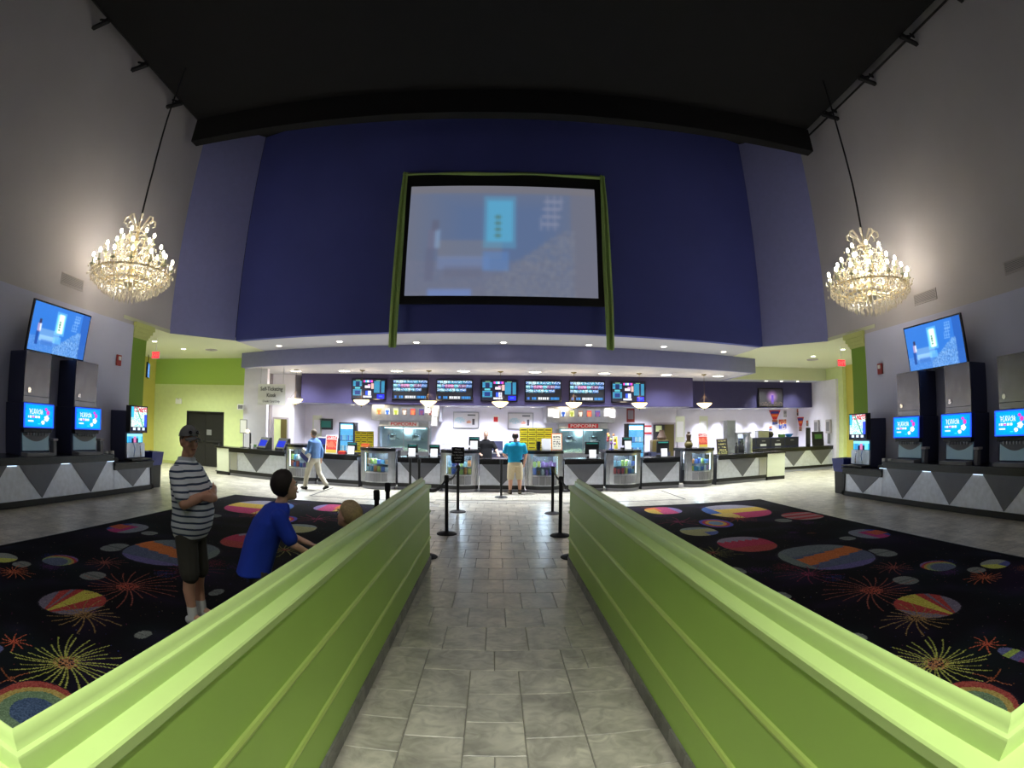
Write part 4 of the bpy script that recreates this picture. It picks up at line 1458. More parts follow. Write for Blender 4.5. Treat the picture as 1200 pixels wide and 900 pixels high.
# kiosks
for k, x in enumerate((-7.98, -7.20)):
    loc, a = front(x, 0.35, 0.98)
    t = thing('ticket_kiosk', 'black self-service ticket kiosk with blue screen, %s of the pair on the left counter' % ('left', 'right')[k], 'kiosk', loc, a - 0.15, 'ticket kiosks')
    MB().prism([(-0.16, 0.0), (0.18, 0.0), (0.18, 0.40), (0.06, 0.40), (-0.16, 0.06)], -0.22, 0.22, 'x').build('housing', 'black', t, bevel=0.01)
    MB().box(-0.17, 0.17, -0.006, 0.0, -0.12, 0.12).build('screen', 'kiosk_blue', t, loc=(0, -0.062, 0.21), rot=(math.radians(-33), 0, 0))
    MB().box(-0.06, 0.06, -0.17, -0.155, 0.012, 0.045).build('card_slot', 'dark_grey', t)
# sign holder and little lamp on the far left
loc, a = front(-8.95, 0.35, 0.98)
t = thing('sign_holder', 'framed notice on a slim stand at the left end of the counter', 'sign', loc, a)
MB().lathe([(0.12, 0), (0.12, 0.015), (0.012, 0.03), (0.012, 0.5)], n=12).build('stand', 'steel_black', t, smooth=True)
MB().box(-0.17, 0.17, -0.015, 0.015, 0.5, 0.98).build('frame', 'mid_grey', t)
MB().box(-0.145, 0.145, -0.02, -0.015, 0.525, 0.955).build('notice', 'paper', t)
loc, a = front(-8.58, 0.3, 0.98)
t = thing('counter_lamp', 'small round glowing lamp on a black post at the left end of the counter', 'lamp', loc, a)
MB().lathe([(0.09, 0), (0.09, 0.02), (0.035, 0.03), (0.035, 0.52), (0.001, 0.53)], n=12).build('post', 'steel_black', t, smooth=True)
MB().ell((-0.1, -0.04, 0.58), (0.085, 0.05, 0.06)).build('globe', 'lamp_warm_bowl', t, smooth=True)
MB().tube([(0, 0, 0.5), (-0.05, -0.02, 0.57), (-0.08, -0.03, 0.58)], 0.012, 6).build('neck', 'steel_black', t)
loc, a = front(-8.46, 0.25, 0.98)
t = thing('paper_cup', 'white paper cup beside the left ticket kiosk', 'cup', loc, a)
MB().lathe([(0.001, 0), (0.035, 0), (0.048, 0.15), (0.044, 0.15), (0.033, 0.008), (0.001, 0.008)], n=14).build('cup', 'white', t, smooth=True)
MB().lathe([(0.05, 0.15), (0.05, 0.165), (0.001, 0.17)], n=14).build('lid', 'white', t)
loc, a = front(-8.31, 0.25, 0.98)
t = thing('flyer_holder', 'small holder of green flyers beside the left ticket kiosk', 'flyers', loc, a)
MB().box(-0.07, 0.07, -0.03, 0.03, 0, 0.06).build('tray', 'mid_grey', t)
MB().box(-0.06, 0.06, -0.01, 0.01, 0.02, 0.14).build('flyers', 'green_leaf', t)


def till(label, x, back, z, ph=0.32, big=False, rz=0.0):
    loc, a = front(x, back, z)
    t = thing('till_terminal', label, 'till', loc, a + rz, 'tills along the counter')
    MB().box(-0.17, 0.17, -0.05, 0.16, 0, 0.06).build('base', 'black', t, bevel=0.008)
    MB().box(-0.04, 0.04, 0.03, 0.09, 0.05, 0.2).build('neck', 'black', t)
    w_ = 0.22 if big else 0.16
    hh = 0.38 if big else 0.26
    MB().box(-w_, w_, 0.0, 0.06, 0.12, 0.12 + hh).build('monitor', 'black', t, bevel=0.012)
    MB().box(-w_ * 0.8, w_ * 0.8, -0.012, 0.0, 0.12 + hh - 0.07, 0.12 + hh - 0.03).build('teal_strip', 'teal', t)
    MB().box(-0.11, 0.11, -0.10, -0.094, 0.0, 0.25).build('paper_notice', 'paper', t, rot=(math.radians(-8), 0, 0))
    return t


till('black till with a white notice beside the yellow boxes', -4.55, 0.28, 0.98)
till('black till with a white notice before the left popcorn machine', -2.58, 0.30, 0.98)
till('black till with a white notice right of the left popcorn machine', -1.90, 0.30, 0.98)
till('black till with a white notice beside the cashier in black', -0.70, 0.25, 1.235)
till('large black till with a white notice before the right popcorn machine', 2.88, 0.30, 0.98, big=True)
till('black till with a white notice on the display case by the right cooler', 4.0, 0.25, 1.235, 0.25)
till('tall black till with a white notice right of the right cooler', 5.25, 0.28, 0.98, big=True)


def placard(label, x, back, z, w_, h_, fn, lean=8, rz=0.0, frame='white', name='counter_placard', cat='placard', res=(16, 22)):
    loc, a = front(x, back, z)
    t = thing(name, label, cat, loc, a + rz)
    r = math.radians(-lean)
    o = MB().box(-w_ / 2, w_ / 2, 0, 0.02, 0.002, h_).build('board', frame, t)
    o.location.z = 0.004
    o.rotation_euler = (r, 0, 0)
    b = 0.02
    pc = picture('print', fn, res[0], res[1], w_ - 2 * b, h_ - 2 * b, 'print', t)
    pc.rotation_euler = (r, 0, 0)
    pc.location = (0, -0.003 * math.cos(r) - math.sin(r) * 0 + h_ / 2 * math.sin(-r) * 1.0, h_ / 2 * math.cos(r))
    MB().box(-w_ / 2 + 0.02, w_ / 2 - 0.02, 0.02, 0.14, 0.001, 0.012).build('foot', frame, t)
    return t


def red_ad(U, V):
    rn = np.random.RandomState(3).rand(*U.shape)
    im = np.zeros(U.shape + (3,)) + np.array((196, 60, 50.))
    im[(V > 0.78)] = (222, 200, 190)
    im[(V > 0.82) & (rn > 0.5)] = (190, 50, 60)
    im[(np.abs(V - 0.5) < 0.2) & (rn > 0.55)] = (232, 140, 90)
    im[(V < 0.2)] = (206, 180, 60)
    im[(np.hypot(U - 0.5, V - 0.5) < 0.2)] = (216, 110, 80)
    return im


def sheet(U, V):
    im = np.zeros(U.shape + (3,)) + np.array((232, 226, 204.))
    rn = np.random.RandomState(6).rand(*U.shape)
    rows = (np.sin(V * 40) > 0.1) & (np.abs(U - 0.5) < 0.36) & (V > 0.12) & (V < 0.9)
    im[rows & (rn > 0.25)] = (60, 56, 50)
    return im


def dark_ad(U, V):
    im = np.zeros(U.shape + (3,)) + np.array((30, 28, 26.))
    rn = np.random.RandomState(8).rand(*U.shape)
    im[(np.sin(V * 30) > 0.2) & (np.abs(U - 0.5) < 0.4) & (rn > 0.4)] = (170, 160, 100)
    im[(V < 0.2) & (rn > 0.5)] = (150, 150, 90)
    return im


placard('red snack poster standing on the counter left of the lit cooler', -5.28, 0.25, 0.98, 0.42, 0.58, red_ad)
placard('framed list of prices in an orange frame on a display case', 1.78, 0.25, 1.235, 0.32, 0.50, sheet, frame='orange', name='framed_price_list', cat='sign')
placard('plain white notice card left of the orange framed price list', 1.46, 0.25, 1.235, 0.28, 0.34, lambda U, V: np.zeros(U.shape + (3,)) + 228.0, name='notice_card', cat='notice')
placard('red snack poster standing on the rightmost display case', 6.72, 0.2, 1.235, 0.38, 0.48, red_ad)
placard('dark menu board with pale lettering on the right counter end', 7.55, 0.25, 0.98, 0.46, 0.52, dark_ad, frame='brown', name='menu_board', cat='menu board')
loc, a = front(1.22, 0.22, 1.235)
t = thing('bottle_stand', 'small stack of dark cups left of the white notice card', 'cups', loc, a)
for q in range(4):
    MB().lathe([(0.001, 0), (0.05, 0), (0.065, 0.09), (0.058, 0.09), (0.001, 0.02)], (0, 0, q * 0.055), 12).build('cup', 'black', t, smooth=True)

# yellow price cards: boards of separate cards
def card_board(label, loc, a, nx_, nz_, w_, h_):
    t = thing('price_card_board', label, 'price board', loc, a)
    MB().box(-w_ / 2, w_ / 2, 0.01, 0.03, 0, h_).build('backing', 'bronze', t)
    first = None
    for i in range(nx_):
        for j in range(nz_):
            cx_, cz_ = -w_ / 2 + (i + 0.5) * w_ / nx_, (j + 0.5) * h_ / nz_
            if first is None:
                hw2, hh2 = w_ / nx_ / 2 - 0.008, h_ / nz_ / 2 - 0.008
                first = MB().box(-hw2, hw2, -0.006, 0.01, -hh2, hh2).build('price_card', 'yellow_card', t, loc=(cx_, 0, cz_))
                bar = MB().box(-hw2 * 0.8, hw2 * 0.8, -0.009, -0.006, -0.01, 0.02).build('printed_line', 'bronze', first)
            else:
                c = link('price_card', first.data, t, (cx_, 0, cz_))
                link('printed_line', bar.data, c)
    for s in (-1, 1):
        MB().box(s * w_ * 0.35 - 0.015, s * w_ * 0.35 + 0.015, 0.03, 0.2, 0, 0.015).build('foot', 'bronze', t)
    return t


loc, a = front(1.18, 0.55, 1.235)
card_board('wide board of yellow price cards behind the white notice card', loc, a, 4, 5, 1.0, 0.66)
card_board('board of yellow price cards beside the left popcorn machine', (-4.38, 17.2, 1.0), -0.1, 3, 5, 0.66, 0.70)
t = thing('shelf_stand', 'low black stand under the yellow price cards', 'stand', (-4.38, 17.25, 0))
MB().box(-0.4, 0.4, -0.12, 0.25, 0.9, 1.0).build('top', 'dark_grey', t)
for s in (-1, 1):
    MB().box(s * 0.36 - 0.03, s * 0.36 + 0.03, -0.1, 0.22, 0, 0.9).build('leg', 'dark_grey', t)
loc, a = front(3.5, 0.3, 1.235)
t = thing('toy_display', 'little display of pink and yellow novelty toys on a display case', 'toys', loc, a)
MB().lathe([(0.09, 0), (0.09, 0.02), (0.015, 0.04), (0.015, 0.38)], n=10).build('stand', 'blue_bin', t, smooth=True)
rg = random.Random(9)
for q in range(12):
    an, z = rg.uniform(0, 2 * PI), rg.uniform(0.15, 0.5)
    MB().ell((0.12 * math.cos(an), 0.06 * math.sin(an), z), (0.04, 0.035, 0.045), 8, 5).build('toy', ('candy_2', 'candy_8', 'candy_0', 'candy_9')[q % 4], t, smooth=True)
placard('yellow leaflet standing beside the novelty toys', 3.68, 0.4, 1.235, 0.16, 0.42, lambda U, V: np.zeros(U.shape + (3,)) + np.array((220, 206, 70.)), name='leaflet', cat='leaflet')
t = thing('vase', 'dark bronze vases beside the rightmost red poster, larger one', 'vase', front(6.2, 0.3, 1.235)[0])
MB().lathe([(0.001, 0), (0.10, 0), (0.14, 0.08), (0.13, 0.16), (0.09, 0.2), (0.1, 0.24), (0.001, 0.24)], n=14).build('body', 'bronze', t, smooth=True)
MB().lathe([(0.06, 0.24), (0.09, 0.42), (0.05, 0.46), (0.05, 0.52), (0.001, 0.52)], n=12).build('neck', 'brown', t, smooth=True)
loc, a = front(8.35, 0.32, 0.98)
t = thing('straw_rack', 'black rack of bottles and straws on the right counter end', 'rack', loc, a)
for q, (dx, hh) in enumerate(((-0.16, 0.36), (0.0, 0.40), (0.14, 0.34))):
    MB().lathe([(0.001, 0), (0.06, 0), (0.06, hh * 0.6), (0.025, hh * 0.75), (0.025, hh), (0.001, hh)], (dx, 0, 0.02), 10).build('bottle', 'black', t, smooth=True)
MB().box(-0.25, 0.22, -0.09, 0.09, 0, 0.02).build('tray', 'dark_grey', t)
loc, a = front(8.78, 0.35, 0.98)
t = thing('napkin_tower', 'tall stainless steel cylinder on the right counter end', 'dispenser', loc, a)
MB().lathe([(0.13, 0), (0.13, 0.5), (0.11, 0.54), (0.11, 0.56), (0.001, 0.56)], n=18).build('cylinder', 'stainless', t, smooth=True)
MB().lathe([(0.15, 0), (0.15, 0.03), (0.13, 0.03)], n=18).build('foot_ring', 'steel_frame', t)
loc, a = front(7.05, 0.25, 0.98)
for k, (x, lab) in enumerate(((-4.895, 'bright red folded napkins on the counter left of the till'), (-4.1, 'orange box beside the yellow price cards'))):
    loc, a = front(x, 0.3, 0.98 if k == 0 else 1.235)
    t = thing('snack_tray', lab, 'tray', loc, a)
    t.scale = (0.8, 0.8, 0.8)
    MB().prism([(-0.13, 0.0), (0.13, 0.0), (0.17, 0.09), (-0.17, 0.09)], -0.1, 0.1, 'y').build('tray', ('red', 'orange')[k], t)
    MB().box(-0.12, 0.12, -0.08, 0.08, 0.09, 0.12).build('filling', ('orange', 'red')[k], t)

# ================================================================== behind the counter
bc = thing('back_counter', 'long dark back counter with steel top below the wall posters', 'counter', (0, 20.95, 0))
MB().box(-6.6, 6.6, 0.0, 0.64, 0.88, 0.93).build('steel_top', 'stainless', bc)
MB().box(-6.58, 6.58, 0.03, 0.62, 0.0, 0.88).build('carcass', 'navy_box', bc)


def popcorn(label, x, y=20.25):
    t = thing('popcorn_machine', label, 'popcorn machine', (x, y, 0), 0, 'popcorn machines')
    hw_ = 0.98
    MB().box(-hw_, hw_, 0, 0.65, 0, 0.95).build('cabinet', 'stainless', t)
    for s in (-1, 1):
        MB().box(s * hw_ - 0.04, s * hw_ + 0.04, 0.0, 0.06, 0.95, 1.86).build('post', 'steel_frame', t)
        MB().box(s * hw_ - 0.02, s * hw_ + 0.02, 0.06, 0.65, 0.95, 1.86).build('side_glass', 'glass', t)
    MB().box(-hw_, hw_, 0.0, 0.65, 1.86, 1.90).build('top_rail', 'stainless', t)
    MB().prism([(0.0, 1.90), (0.65, 1.90), (0.65, 2.09), (0.06, 2.09)], -hw_ * 0.98, hw_ * 0.98, 'x').build('canopy', 'stainless', t)
    MB().box(-hw_, hw_, 0.62, 0.65, 0.95, 1.86).build('back_panel', 'popcorn_inside', t)
    MB().box(-hw_ + 0.04, hw_ - 0.04, 0.02, 0.026, 1.0, 1.86).build('glass_front', 'glass', t)
    for dx in (-0.5, 0.45):
        kt = MB().lathe([(0.001, 0), (0.15, 0.01), (0.18, 0.1), (0.18, 0.22), (0.1, 0.27), (0.001, 0.28)], (dx, 0.35, 1.36), 16).build('kettle', 'chrome', t, smooth=True)
        MB().tube([(dx, 0.35, 1.6), (dx, 0.35, 1.86)], 0.02, 8).build('hanger', 'steel_frame', kt)
        MB().tube([(dx + 0.15, 0.35, 1.46), (dx + 0.28, 0.3, 1.4)], 0.012, 6).build('handle', 'black', kt)
    MB().box(-0.02, 0.02, 0.0, 0.03, 0.95, 1.86).build('mullion', 'steel_frame', t)
    MB().tube([(-0.8, 0.3, 1.835), (0.8, 0.3, 1.835)], 0.018, 8).build('light_tube', 'popcorn_lamp', t)
    # heap of popped corn
    hp = MB()
    rg = random.Random(5)
    for q in range(160):
        xx = rg.uniform(-0.85, 0.85)
        yy = rg.uniform(0.1, 0.55)
        zz = 0.96 + 0.16 * max(0, 1 - (xx / 0.9) ** 2) * rg.random()
        hp.ell((xx, yy, zz), (0.03, 0.03, 0.025), 5, 3)
    hp.build('popped_corn', 'cream', t, kind='stuff')
    sg = MB().box(-0.58, 0.58, -0.03, 0.02, 1.91, 2.07).build('sign_panel', 'white' if x < 0 else 'red_sign', t)
    text('POPCORN', 0.17, 'red_sign' if x < 0 else 'white', sg, (0.0, -0.034, 1.985), sx=1.25, bold=0.02)
    return t


popcorn('steel popcorn machine with a pale lit sign, left of the wall posters', -3.58)
popcorn('steel popcorn machine with a red lit sign, right of the wall posters', 3.28)
point('popcorn_lamp', (-3.58, 20.5, 1.75), 14, (215, 245, 250), 0.2)
point('popcorn_lamp', (3.28, 20.5, 1.75), 14, (215, 245, 250), 0.2)

PRODUCTS = (((224, 110, 50), (236, 190, 120)), ((40, 90, 180), (220, 226, 236)), ((150, 160, 40), (220, 220, 150)), ((206, 196, 180), (120, 90, 70)), ((206, 120, 60), (190, 40, 50)), ((110, 50, 80), (60, 60, 130)), ((150, 90, 90), (220, 210, 200)))
for hx, side in ((-3.5, 'left'), (3.14, 'right')):
    t = thing('steel_hood', 'stainless steel hood with snack pictures above the %s popcorn machine' % side, 'hood', (hx, 19.98, 2.11), 0, 'hoods above the popcorn machines')
    MB().prism([(0.14, 0.0), (1.58, 0.0), (1.58, 0.60), (0.14, 0.60)], -1.3, 1.3, 'x').build('body', 'stainless', t)
    MB().prism([(0.0, 0.0), (0.14, 0.0), (0.14, 0.60), (0.03, 0.60)], -1.3, 1.3, 'x').build('front_lip', 'stainless', t)
    for k, (c1, c2) in enumerate(PRODUCTS):
        px_ = -1.0 + k * 0.33
        def prod(U, V, c1=c1, c2=c2):
            im = np.zeros(U.shape + (3,)) + np.array(c2, float)
            im[(np.abs(U - 0.5) < 0.25 + 0.2 * V)] = c1
            im[(V > 0.7) & (np.abs(U - 0.5) < 0.42)] = c2
            return im
        pl = MB().box(-0.10, 0.10, 0.0, 0.01, -0.12, 0.12).build('picture_card', 'mid_grey', t, loc=(px_, -0.01, 0.34))
        picture('print', prod, 8, 8, 0.18, 0.22, 'print', pl, (0, -0.004, 0))
# notices hanging beside the hoods
for x, z, lab, n_ in ((-2.40, 2.42, 'white notice sheets hanging right of the left hood', 3), (2.08, 2.44, 'white notice sheets hanging left of the right hood', 2), (4.25, 2.46, 'white notice sheets at the right end of the right hood', 2)):
    t = thing('notice_sheets', lab, 'notice', (x, 19.96, z))
    for k in range(n_):
        MB().box(-0.11, 0.11, -0.014 - 0.004 * k, -0.01 - 0.004 * k, -0.16, 0.16).build('sheet', 'paper', t, loc=((-0.22, 0.06, 0.04)[k] if n_ == 3 else (-0.08, 0.12)[k], 0, (0.16, 0.02, -0.32)[k] if n_ == 3 else (0.05, 0.0)[k]))


def cooler(label, x, y, z0, w_, h_, s=1):
    t = thing('drinks_cooler', label, 'cooler', (x, y, z0), 0, 'lit drinks coolers')
    hw_ = w_ / 2
    MB().box(-hw_, hw_, 0.05, 0.6, 0, h_).build('cabinet', 'black', t, bevel=0.01)
    d = MB().box(-hw_, -hw_ + 0.05, 0, 0.05, 0, h_).box(hw_ - 0.05, hw_, 0, 0.05, 0, h_).box(-hw_ + 0.05, hw_ - 0.05, 0, 0.05, 0, 0.06).box(-hw_ + 0.05, hw_ - 0.05, 0, 0.05, h_ - 0.05, h_).build('door_frame', 'black', t)
    MB().box(-hw_ + 0.05, hw_ - 0.05, 0.01, 0.016, 0.06, h_ - 0.05).build('door_glass', 'glass', d)
    MB().box(-hw_ + 0.05, hw_ - 0.05, 0.035, 0.05, 0.06, h_ - 0.05).build('lit_back', 'cooler_light', t)
    MB().box(-hw_ + 0.08, hw_ - 0.08, 0.02, 0.035, h_ - 0.25, h_ - 0.1).build('header_sign', 'lit_shelf', t)
    rg = random.Random(int(x * 10))
    for q in range(4):
        zz = 0.1 + q * (h_ - 0.4) / 4
        sh = MB().box(-hw_ + 0.06, hw_ - 0.06, 0.018, 0.035, zz - 0.02, zz).build('shelf', 'blue_bin', t)
        for b in range(7):
            bx = -hw_ + 0.1 + b * (w_ - 0.2) / 6
            MB().box(bx - 0.028, bx + 0.028, 0.02, 0.034, zz, zz + 0.2).build('bottle', ('candy_4', 'candy_7', 'candy_1', 'candy_3')[rg.randrange(4)], sh)
    MB().box(hw_ - 0.045, hw_ - 0.02, -0.03, 0.0, h_ * 0.4, h_ * 0.6).build('handle', 'mid_grey', d)
    return t


cooler('tall lit blue drinks cooler left of the left popcorn machine', -5.88, 20.3, 0.0, 0.64, 2.0)
cooler('tall lit blue drinks cooler right of the right popcorn machine', 5.40, 20.3, 0.0, 0.70, 2.08)


def wall_poster(U, V):
    im = np.zeros(U.shape + (3,)) + np.array((206, 204, 208.))
    rn = np.random.RandomState(1).rand(*U.shape)
    im[(np.hypot(U - 0.25, V - 0.5) < 0.22) & (rn > 0.3)] = (170, 196, 206)
    im[(np.abs(V - 0.84) < 0.05) & (U > 0.55) & (U < 0.9)] = (90, 90, 96)
    im[(np.hypot(U - 0.62, V - 0.38) < 0.1)] = (206, 150, 130)
    im[(np.abs(U - 0.83) < 0.05) & (np.abs(V - 0.42) < 0.2)] = (70, 66, 72)
    return im


for p, lab in (((-1.260, 21.580, 2.192), 'framed pale poster on the back wall, left of the fire pull'), ((0.942, 21.580, 2.182), 'framed pale poster on the back wall above the man in turquoise')):
    t = thing('wall_poster', lab, 'poster', (p[0], 21.59, p[2]), 0, 'framed posters on the back wall')
    MB().box(-0.52, 0.52, -0.03, 0.0, -0.34, 0.34).build('frame', 'steel_frame', t, bevel=0.006)
    picture('print', wall_poster, 30, 20, 0.96, 0.60, 'print', t, (0, -0.034, 0))


def small_sign(label, p, w_, h_, m, face, y=21.59, rz=0, name='wall_sign', parts=2):
    t = thing(name, label, 'sign', (p[0], y, p[2]) if y else p, rz)
    MB().box(-w_ / 2, w_ / 2, -0.012, 0, -h_ / 2, h_ / 2).build('plate', m, t)
    MB().box(-w_ * 0.36, w_ * 0.36, -0.016, -0.012, -h_ * 0.3, h_ * 0.3).build('panel', face, t)
    return t


small_sign('small red notice on the back wall between the posters', (-0.056, 21.580, 2.241), 0.24, 0.34, 'white', 'red')
small_sign('red fire notice right of the right cooler', (6.285, 21.580, 1.836), 0.46, 0.36, 'red', 'white')
small_sign('tall dark red notice above the right cooler', (5.502, 21.580, 2.459), 0.34, 0.62, 'alarm_red', 'wall_shade')
small_sign('pale notice sheet low on the back wall left of the cashier', (-1.805, 21.580, 1.409), 0.85, 0.36, 'paper', 'white')
small_sign('blue framed picture on the back wall left of the left cooler', (-7.169, 21.580, 1.913), 0.62, 0.46, 'dark_grey', 'teal')
small_sign('pale wall panel left of the walking man', (-8.450, 21.580, 1.803), 0.42, 1.15, 'cream_panel', 'white')
small_sign('pale wall panel behind the walking man', (-7.575, 21.580, 1.794), 0.42, 0.95, 'cream_panel', 'white')
small_sign('tall pale service panel left of the right doorway', (7.706, 21.580, 1.841), 0.42, 1.1, 'cream_panel', 'white')
small_sign('tall pale service panel right of the right doorway', (9.218, 22.580, 1.865), 0.42, 1.1, 'cream_panel', 'white', 22.59)


# lit service doorways in the back wall
def doorway(n_, x, y, w_, label, m):
    t = struct(thing('door_%d' % n_, label, 'doorway', (x, y, 0)))
    MB().box(-w_ / 2 - 0.06, -w_ / 2, -0.03, 0, 0, 2.12).box(w_ / 2, w_ / 2 + 0.06, -0.03, 0, 0, 2.12).box(-w_ / 2, w_ / 2, -0.03, 0, 2.05, 2.12).build('frame', 'wall_shade', t)
    MB().box(-w_ / 2, w_ / 2, -0.012, 0, 0, 2.05).build('opening', m, t)
    MB().box(w_ * 0.05, w_ / 2 - 0.02, -0.05, -0.012, 0, 2.05).build('door_leaf', 'bronze', t)
    return t


p = (-9.314, 21.550, 1.555)
doorway(2, -8.74, 20.28, 0.60, 'lit yellow service doorway behind the kiosks', 'yellow')
point('service_lamp', (-8.74, 19.6, 2.3), 6, (255, 246, 170), 0.1)
p = (8.250, 21.550, 1.943)
t = doorway(3, 6.95, 21.58, 0.95, 'dim service doorway with dark equipment behind the rightmost case', 'dark_grey')
MB().box(-0.35, -0.1, -0.06, -0.02, 1.75, 2.0).build('yellow_panel', 'yellow', t)
t = thing('espresso_machine', 'bronze coloured espresso machine behind the rightmost display case', 'coffee machine', (6.45, 20.35, 0))
MB().box(-0.4, 0.4, 0, 0.5, 0, 0.95).build('cabinet', 'navy_box', t)
MB().box(-0.34, 0.34, 0.05, 0.45, 0.95, 1.42).build('body', 'bronze', t, bevel=0.02)
MB().lathe([(0.001, 0), (0.16, 0), (0.2, 0.1), (0.1, 0.3), (0.1, 0.4), (0.001, 0.4)], (0.1, 0.25, 1.42), 14).build('hopper', 'brown', t, smooth=True)

# ---- Self-ticketing sign hung from the ceiling
t = thing('hanging_sign', 'white hanging sign reading Self-Ticketing Kiosk', 'sign', (-7.87, 17.32, 2.86))
MB().box(-0.54, 0.54, -0.015, 0.015, -0.36, 0.36).build('panel', 'paper', t)
text('Self-Ticketing', 0.19, 'black', t, (0, -0.018, 0.19), sx=0.86, bold=0.014)
text('Kiosk', 0.19, 'black', t, (0, -0.018, -0.03), sx=0.86, bold=0.014)
text('Credit Card Only', 0.11, 'black', t, (0, -0.018, -0.24), sx=0.86, bold=0.005)
for s in (-1, 1):
    MB().tube([(s * 0.45, 0, 0.38), (s * 0.45, 0, 1.0)], 0.006, 5).build('cable', 'steel_frame', t)

# ---- dispensers beside the left cooler and items on the back counter
t = thing('napkin_box', 'dark blue box with white papers left of the left cooler', 'box', (-6.80, 20.5, 0.0))
MB().box(-0.5, 0.42, 0, 0.4, 0, 1.35).build('cabinet', 'navy_box', t)
MB().box(-0.5, 0.42, -0.01, 0, 0.95, 1.33).build('front', 'blue_bin', t)
MB().box(-0.36, 0.2, 0.05, 0.3, 1.35, 1.39).build('papers', 'paper', t)
for x, lab in ((-0.05, 'dark till screen behind the cashier, left one'), (0.75, 'dark till screen behind the cashier, right one')):
    t = thing('till_screen', lab, 'till', (x, 20.98, 0.93), 0, 'till screens on the back counter')
    MB().box(-0.28, 0.28, 0.1, 0.16, 0.08, 0.45).build('monitor', 'navy_box', t, bevel=0.01)
    MB().box(-0.1, 0.1, 0.05, 0.25, 0.0, 0.08).build('foot', 'black', t)
t = thing('cup_stack', 'pale stack of paper boxes on the back counter behind the man in turquoise', 'boxes', (0.62, 21.3, 0.93))
for q in range(3):
    MB().box(-0.2 + 0.02 * q, 0.2 - 0.03 * q, 0, 0.2, q * 0.19, q * 0.19 + 0.18).build('box', ('white', 'cream_panel', 'white')[q], t)

# ---- grill corner on the right
gc = thing('counter_section', 'separate steel fronted counter of the grill corner', 'counter', (9.95, 19.4, 0), 0.0, None)
MB().box(0, 4.42, 0.0, 0.7, 0.93, 1.0).build('granite_top', 'granite', gc, bevel=0.006)
MB().box(0, 4.42, 0.02, 0.05, 0.84, 0.93).build('apron', 'granite', gc)
MB().box(0, 4.42, 0.05, 0.68, 0, 0.93).build('carcass', 'dark_grey', gc)
MB().box(0, 4.42, 0.035, 0.05, 0.2, 0.84).build('steel_panel', 'steel_plate', gc)
for k in range(3):
    cx_ = 0.75 + k * 1.5
    MB().prism([(cx_ - 0.62, 0.84), (cx_, 0.21), (cx_ + 0.62, 0.84)], 0.027, 0.035, 'y').build('triangle_panel', 'steel_triangle', gc)
MB().box(0, 4.42, 0.02, 0.05, 0.1, 0.2).build('black_base', 'black', gc)
MB().box(0, 4.42, 0.045, 0.06, 0, 0.1).build('kick_strip', 'kick_grey', gc)
t = thing('grill_cabinet', 'row of dark drawers on the grill counter', 'drawers', (10.0, 20.3, 0))
MB().box(0, 3.0, 0, 0.5, 0, 1.42).build('body', 'navy_box', t)
for k in range(4):
    dwr = MB().box(k * 0.75 + 0.02, k * 0.75 + 0.73, -0.02, 0, 1.05, 1.38).build('drawer', 'dark_grey', t)
    MB().box(k * 0.75 + 0.3, k * 0.75 + 0.46, -0.04, -0.02, 1.27, 1.30).build('handle', 'steel_frame', dwr)
    if k in (1, 2):
        MB().box(k * 0.75 + 0.22, k * 0.75 + 0.52, -0.028, -0.02, 1.07, 1.16).build('label_card', 'paper', dwr)
t = thing('coffee_machine', 'chrome and black coffee machine on the dark drawers', 'coffee machine', (11.35, 20.35, 1.42))
MB().box(-0.45, 0.1, 0, 0.35, 0, 0.3).build('body', 'stainless', t, bevel=0.02)
MB().lathe([(0.001, 0), (0.12, 0.02), (0.15, 0.12), (0.12, 0.24), (0.001, 0.27)], (0.22, 0.12, 0.0), 14).build('flask', 'black_gloss', t, smooth=True)
MB().tube([(0.34, 0.12, 0.06), (0.42, 0.1, 0.12), (0.36, 0.12, 0.2)], 0.015, 6).build('handle', 'chrome', t)
t = thing('blue_bowl', 'bright blue bowl at the end of the dark drawers', 'bowl', (12.6, 20.5, 1.42))
MB().lathe([(0.001, 0), (0.1, 0), (0.2, 0.13), (0.19, 0.13), (0.09, 0.02), (0.001, 0.02)], n=16).build('bowl', 'blue_bowl', t, smooth=True)
t = thing('green_basket', 'olive green basket beside the bright blue bowl', 'basket', (12.2, 20.5, 1.42))
MB().prism([(-0.12, 0), (0.12, 0), (0.15, 0.12), (-0.15, 0.12)], -0.1, 0.1, 'y').build('basket', 'green_leaf', t)
MB().tube([(-0.13, 0, 0.12), (0, 0, 0.2), (0.13, 0, 0.12)], 0.01, 6).build('handle', 'bronze', t)
t = thing('food_prep_unit', 'stainless food warmer with slanted glass at the grill corner', 'food warmer', (9.05, 18.6, 0))
MB().box(-0.5, 0.55, 0, 0.6, 0, 1.0).build('cabinet', 'stainless', t)
MB().box(-0.05, 0.02, 0.05, 0.55, 1.0, 1.62).build('side_post', 'stainless', t)
MB().box(0.5, 0.57, 0.05, 0.55, 1.0, 1.62).build('side_post', 'stainless', t)
MB().box(-0.1, 0.6, 0.0, 0.6, 1.62, 1.68).build('top_shelf', 'stainless', t)
MB().prism([(0.0, 1.0), (0.03, 1.0), (0.3, 1.6), (0.27, 1.6)], 0.02, 0.5, 'x').build('glass_front', 'glass', t)
MB().box(-0.42, -0.05, 0.1, 0.5, 1.0, 2.15).build('tall_steel_box', 'stainless', t, bevel=0.01)
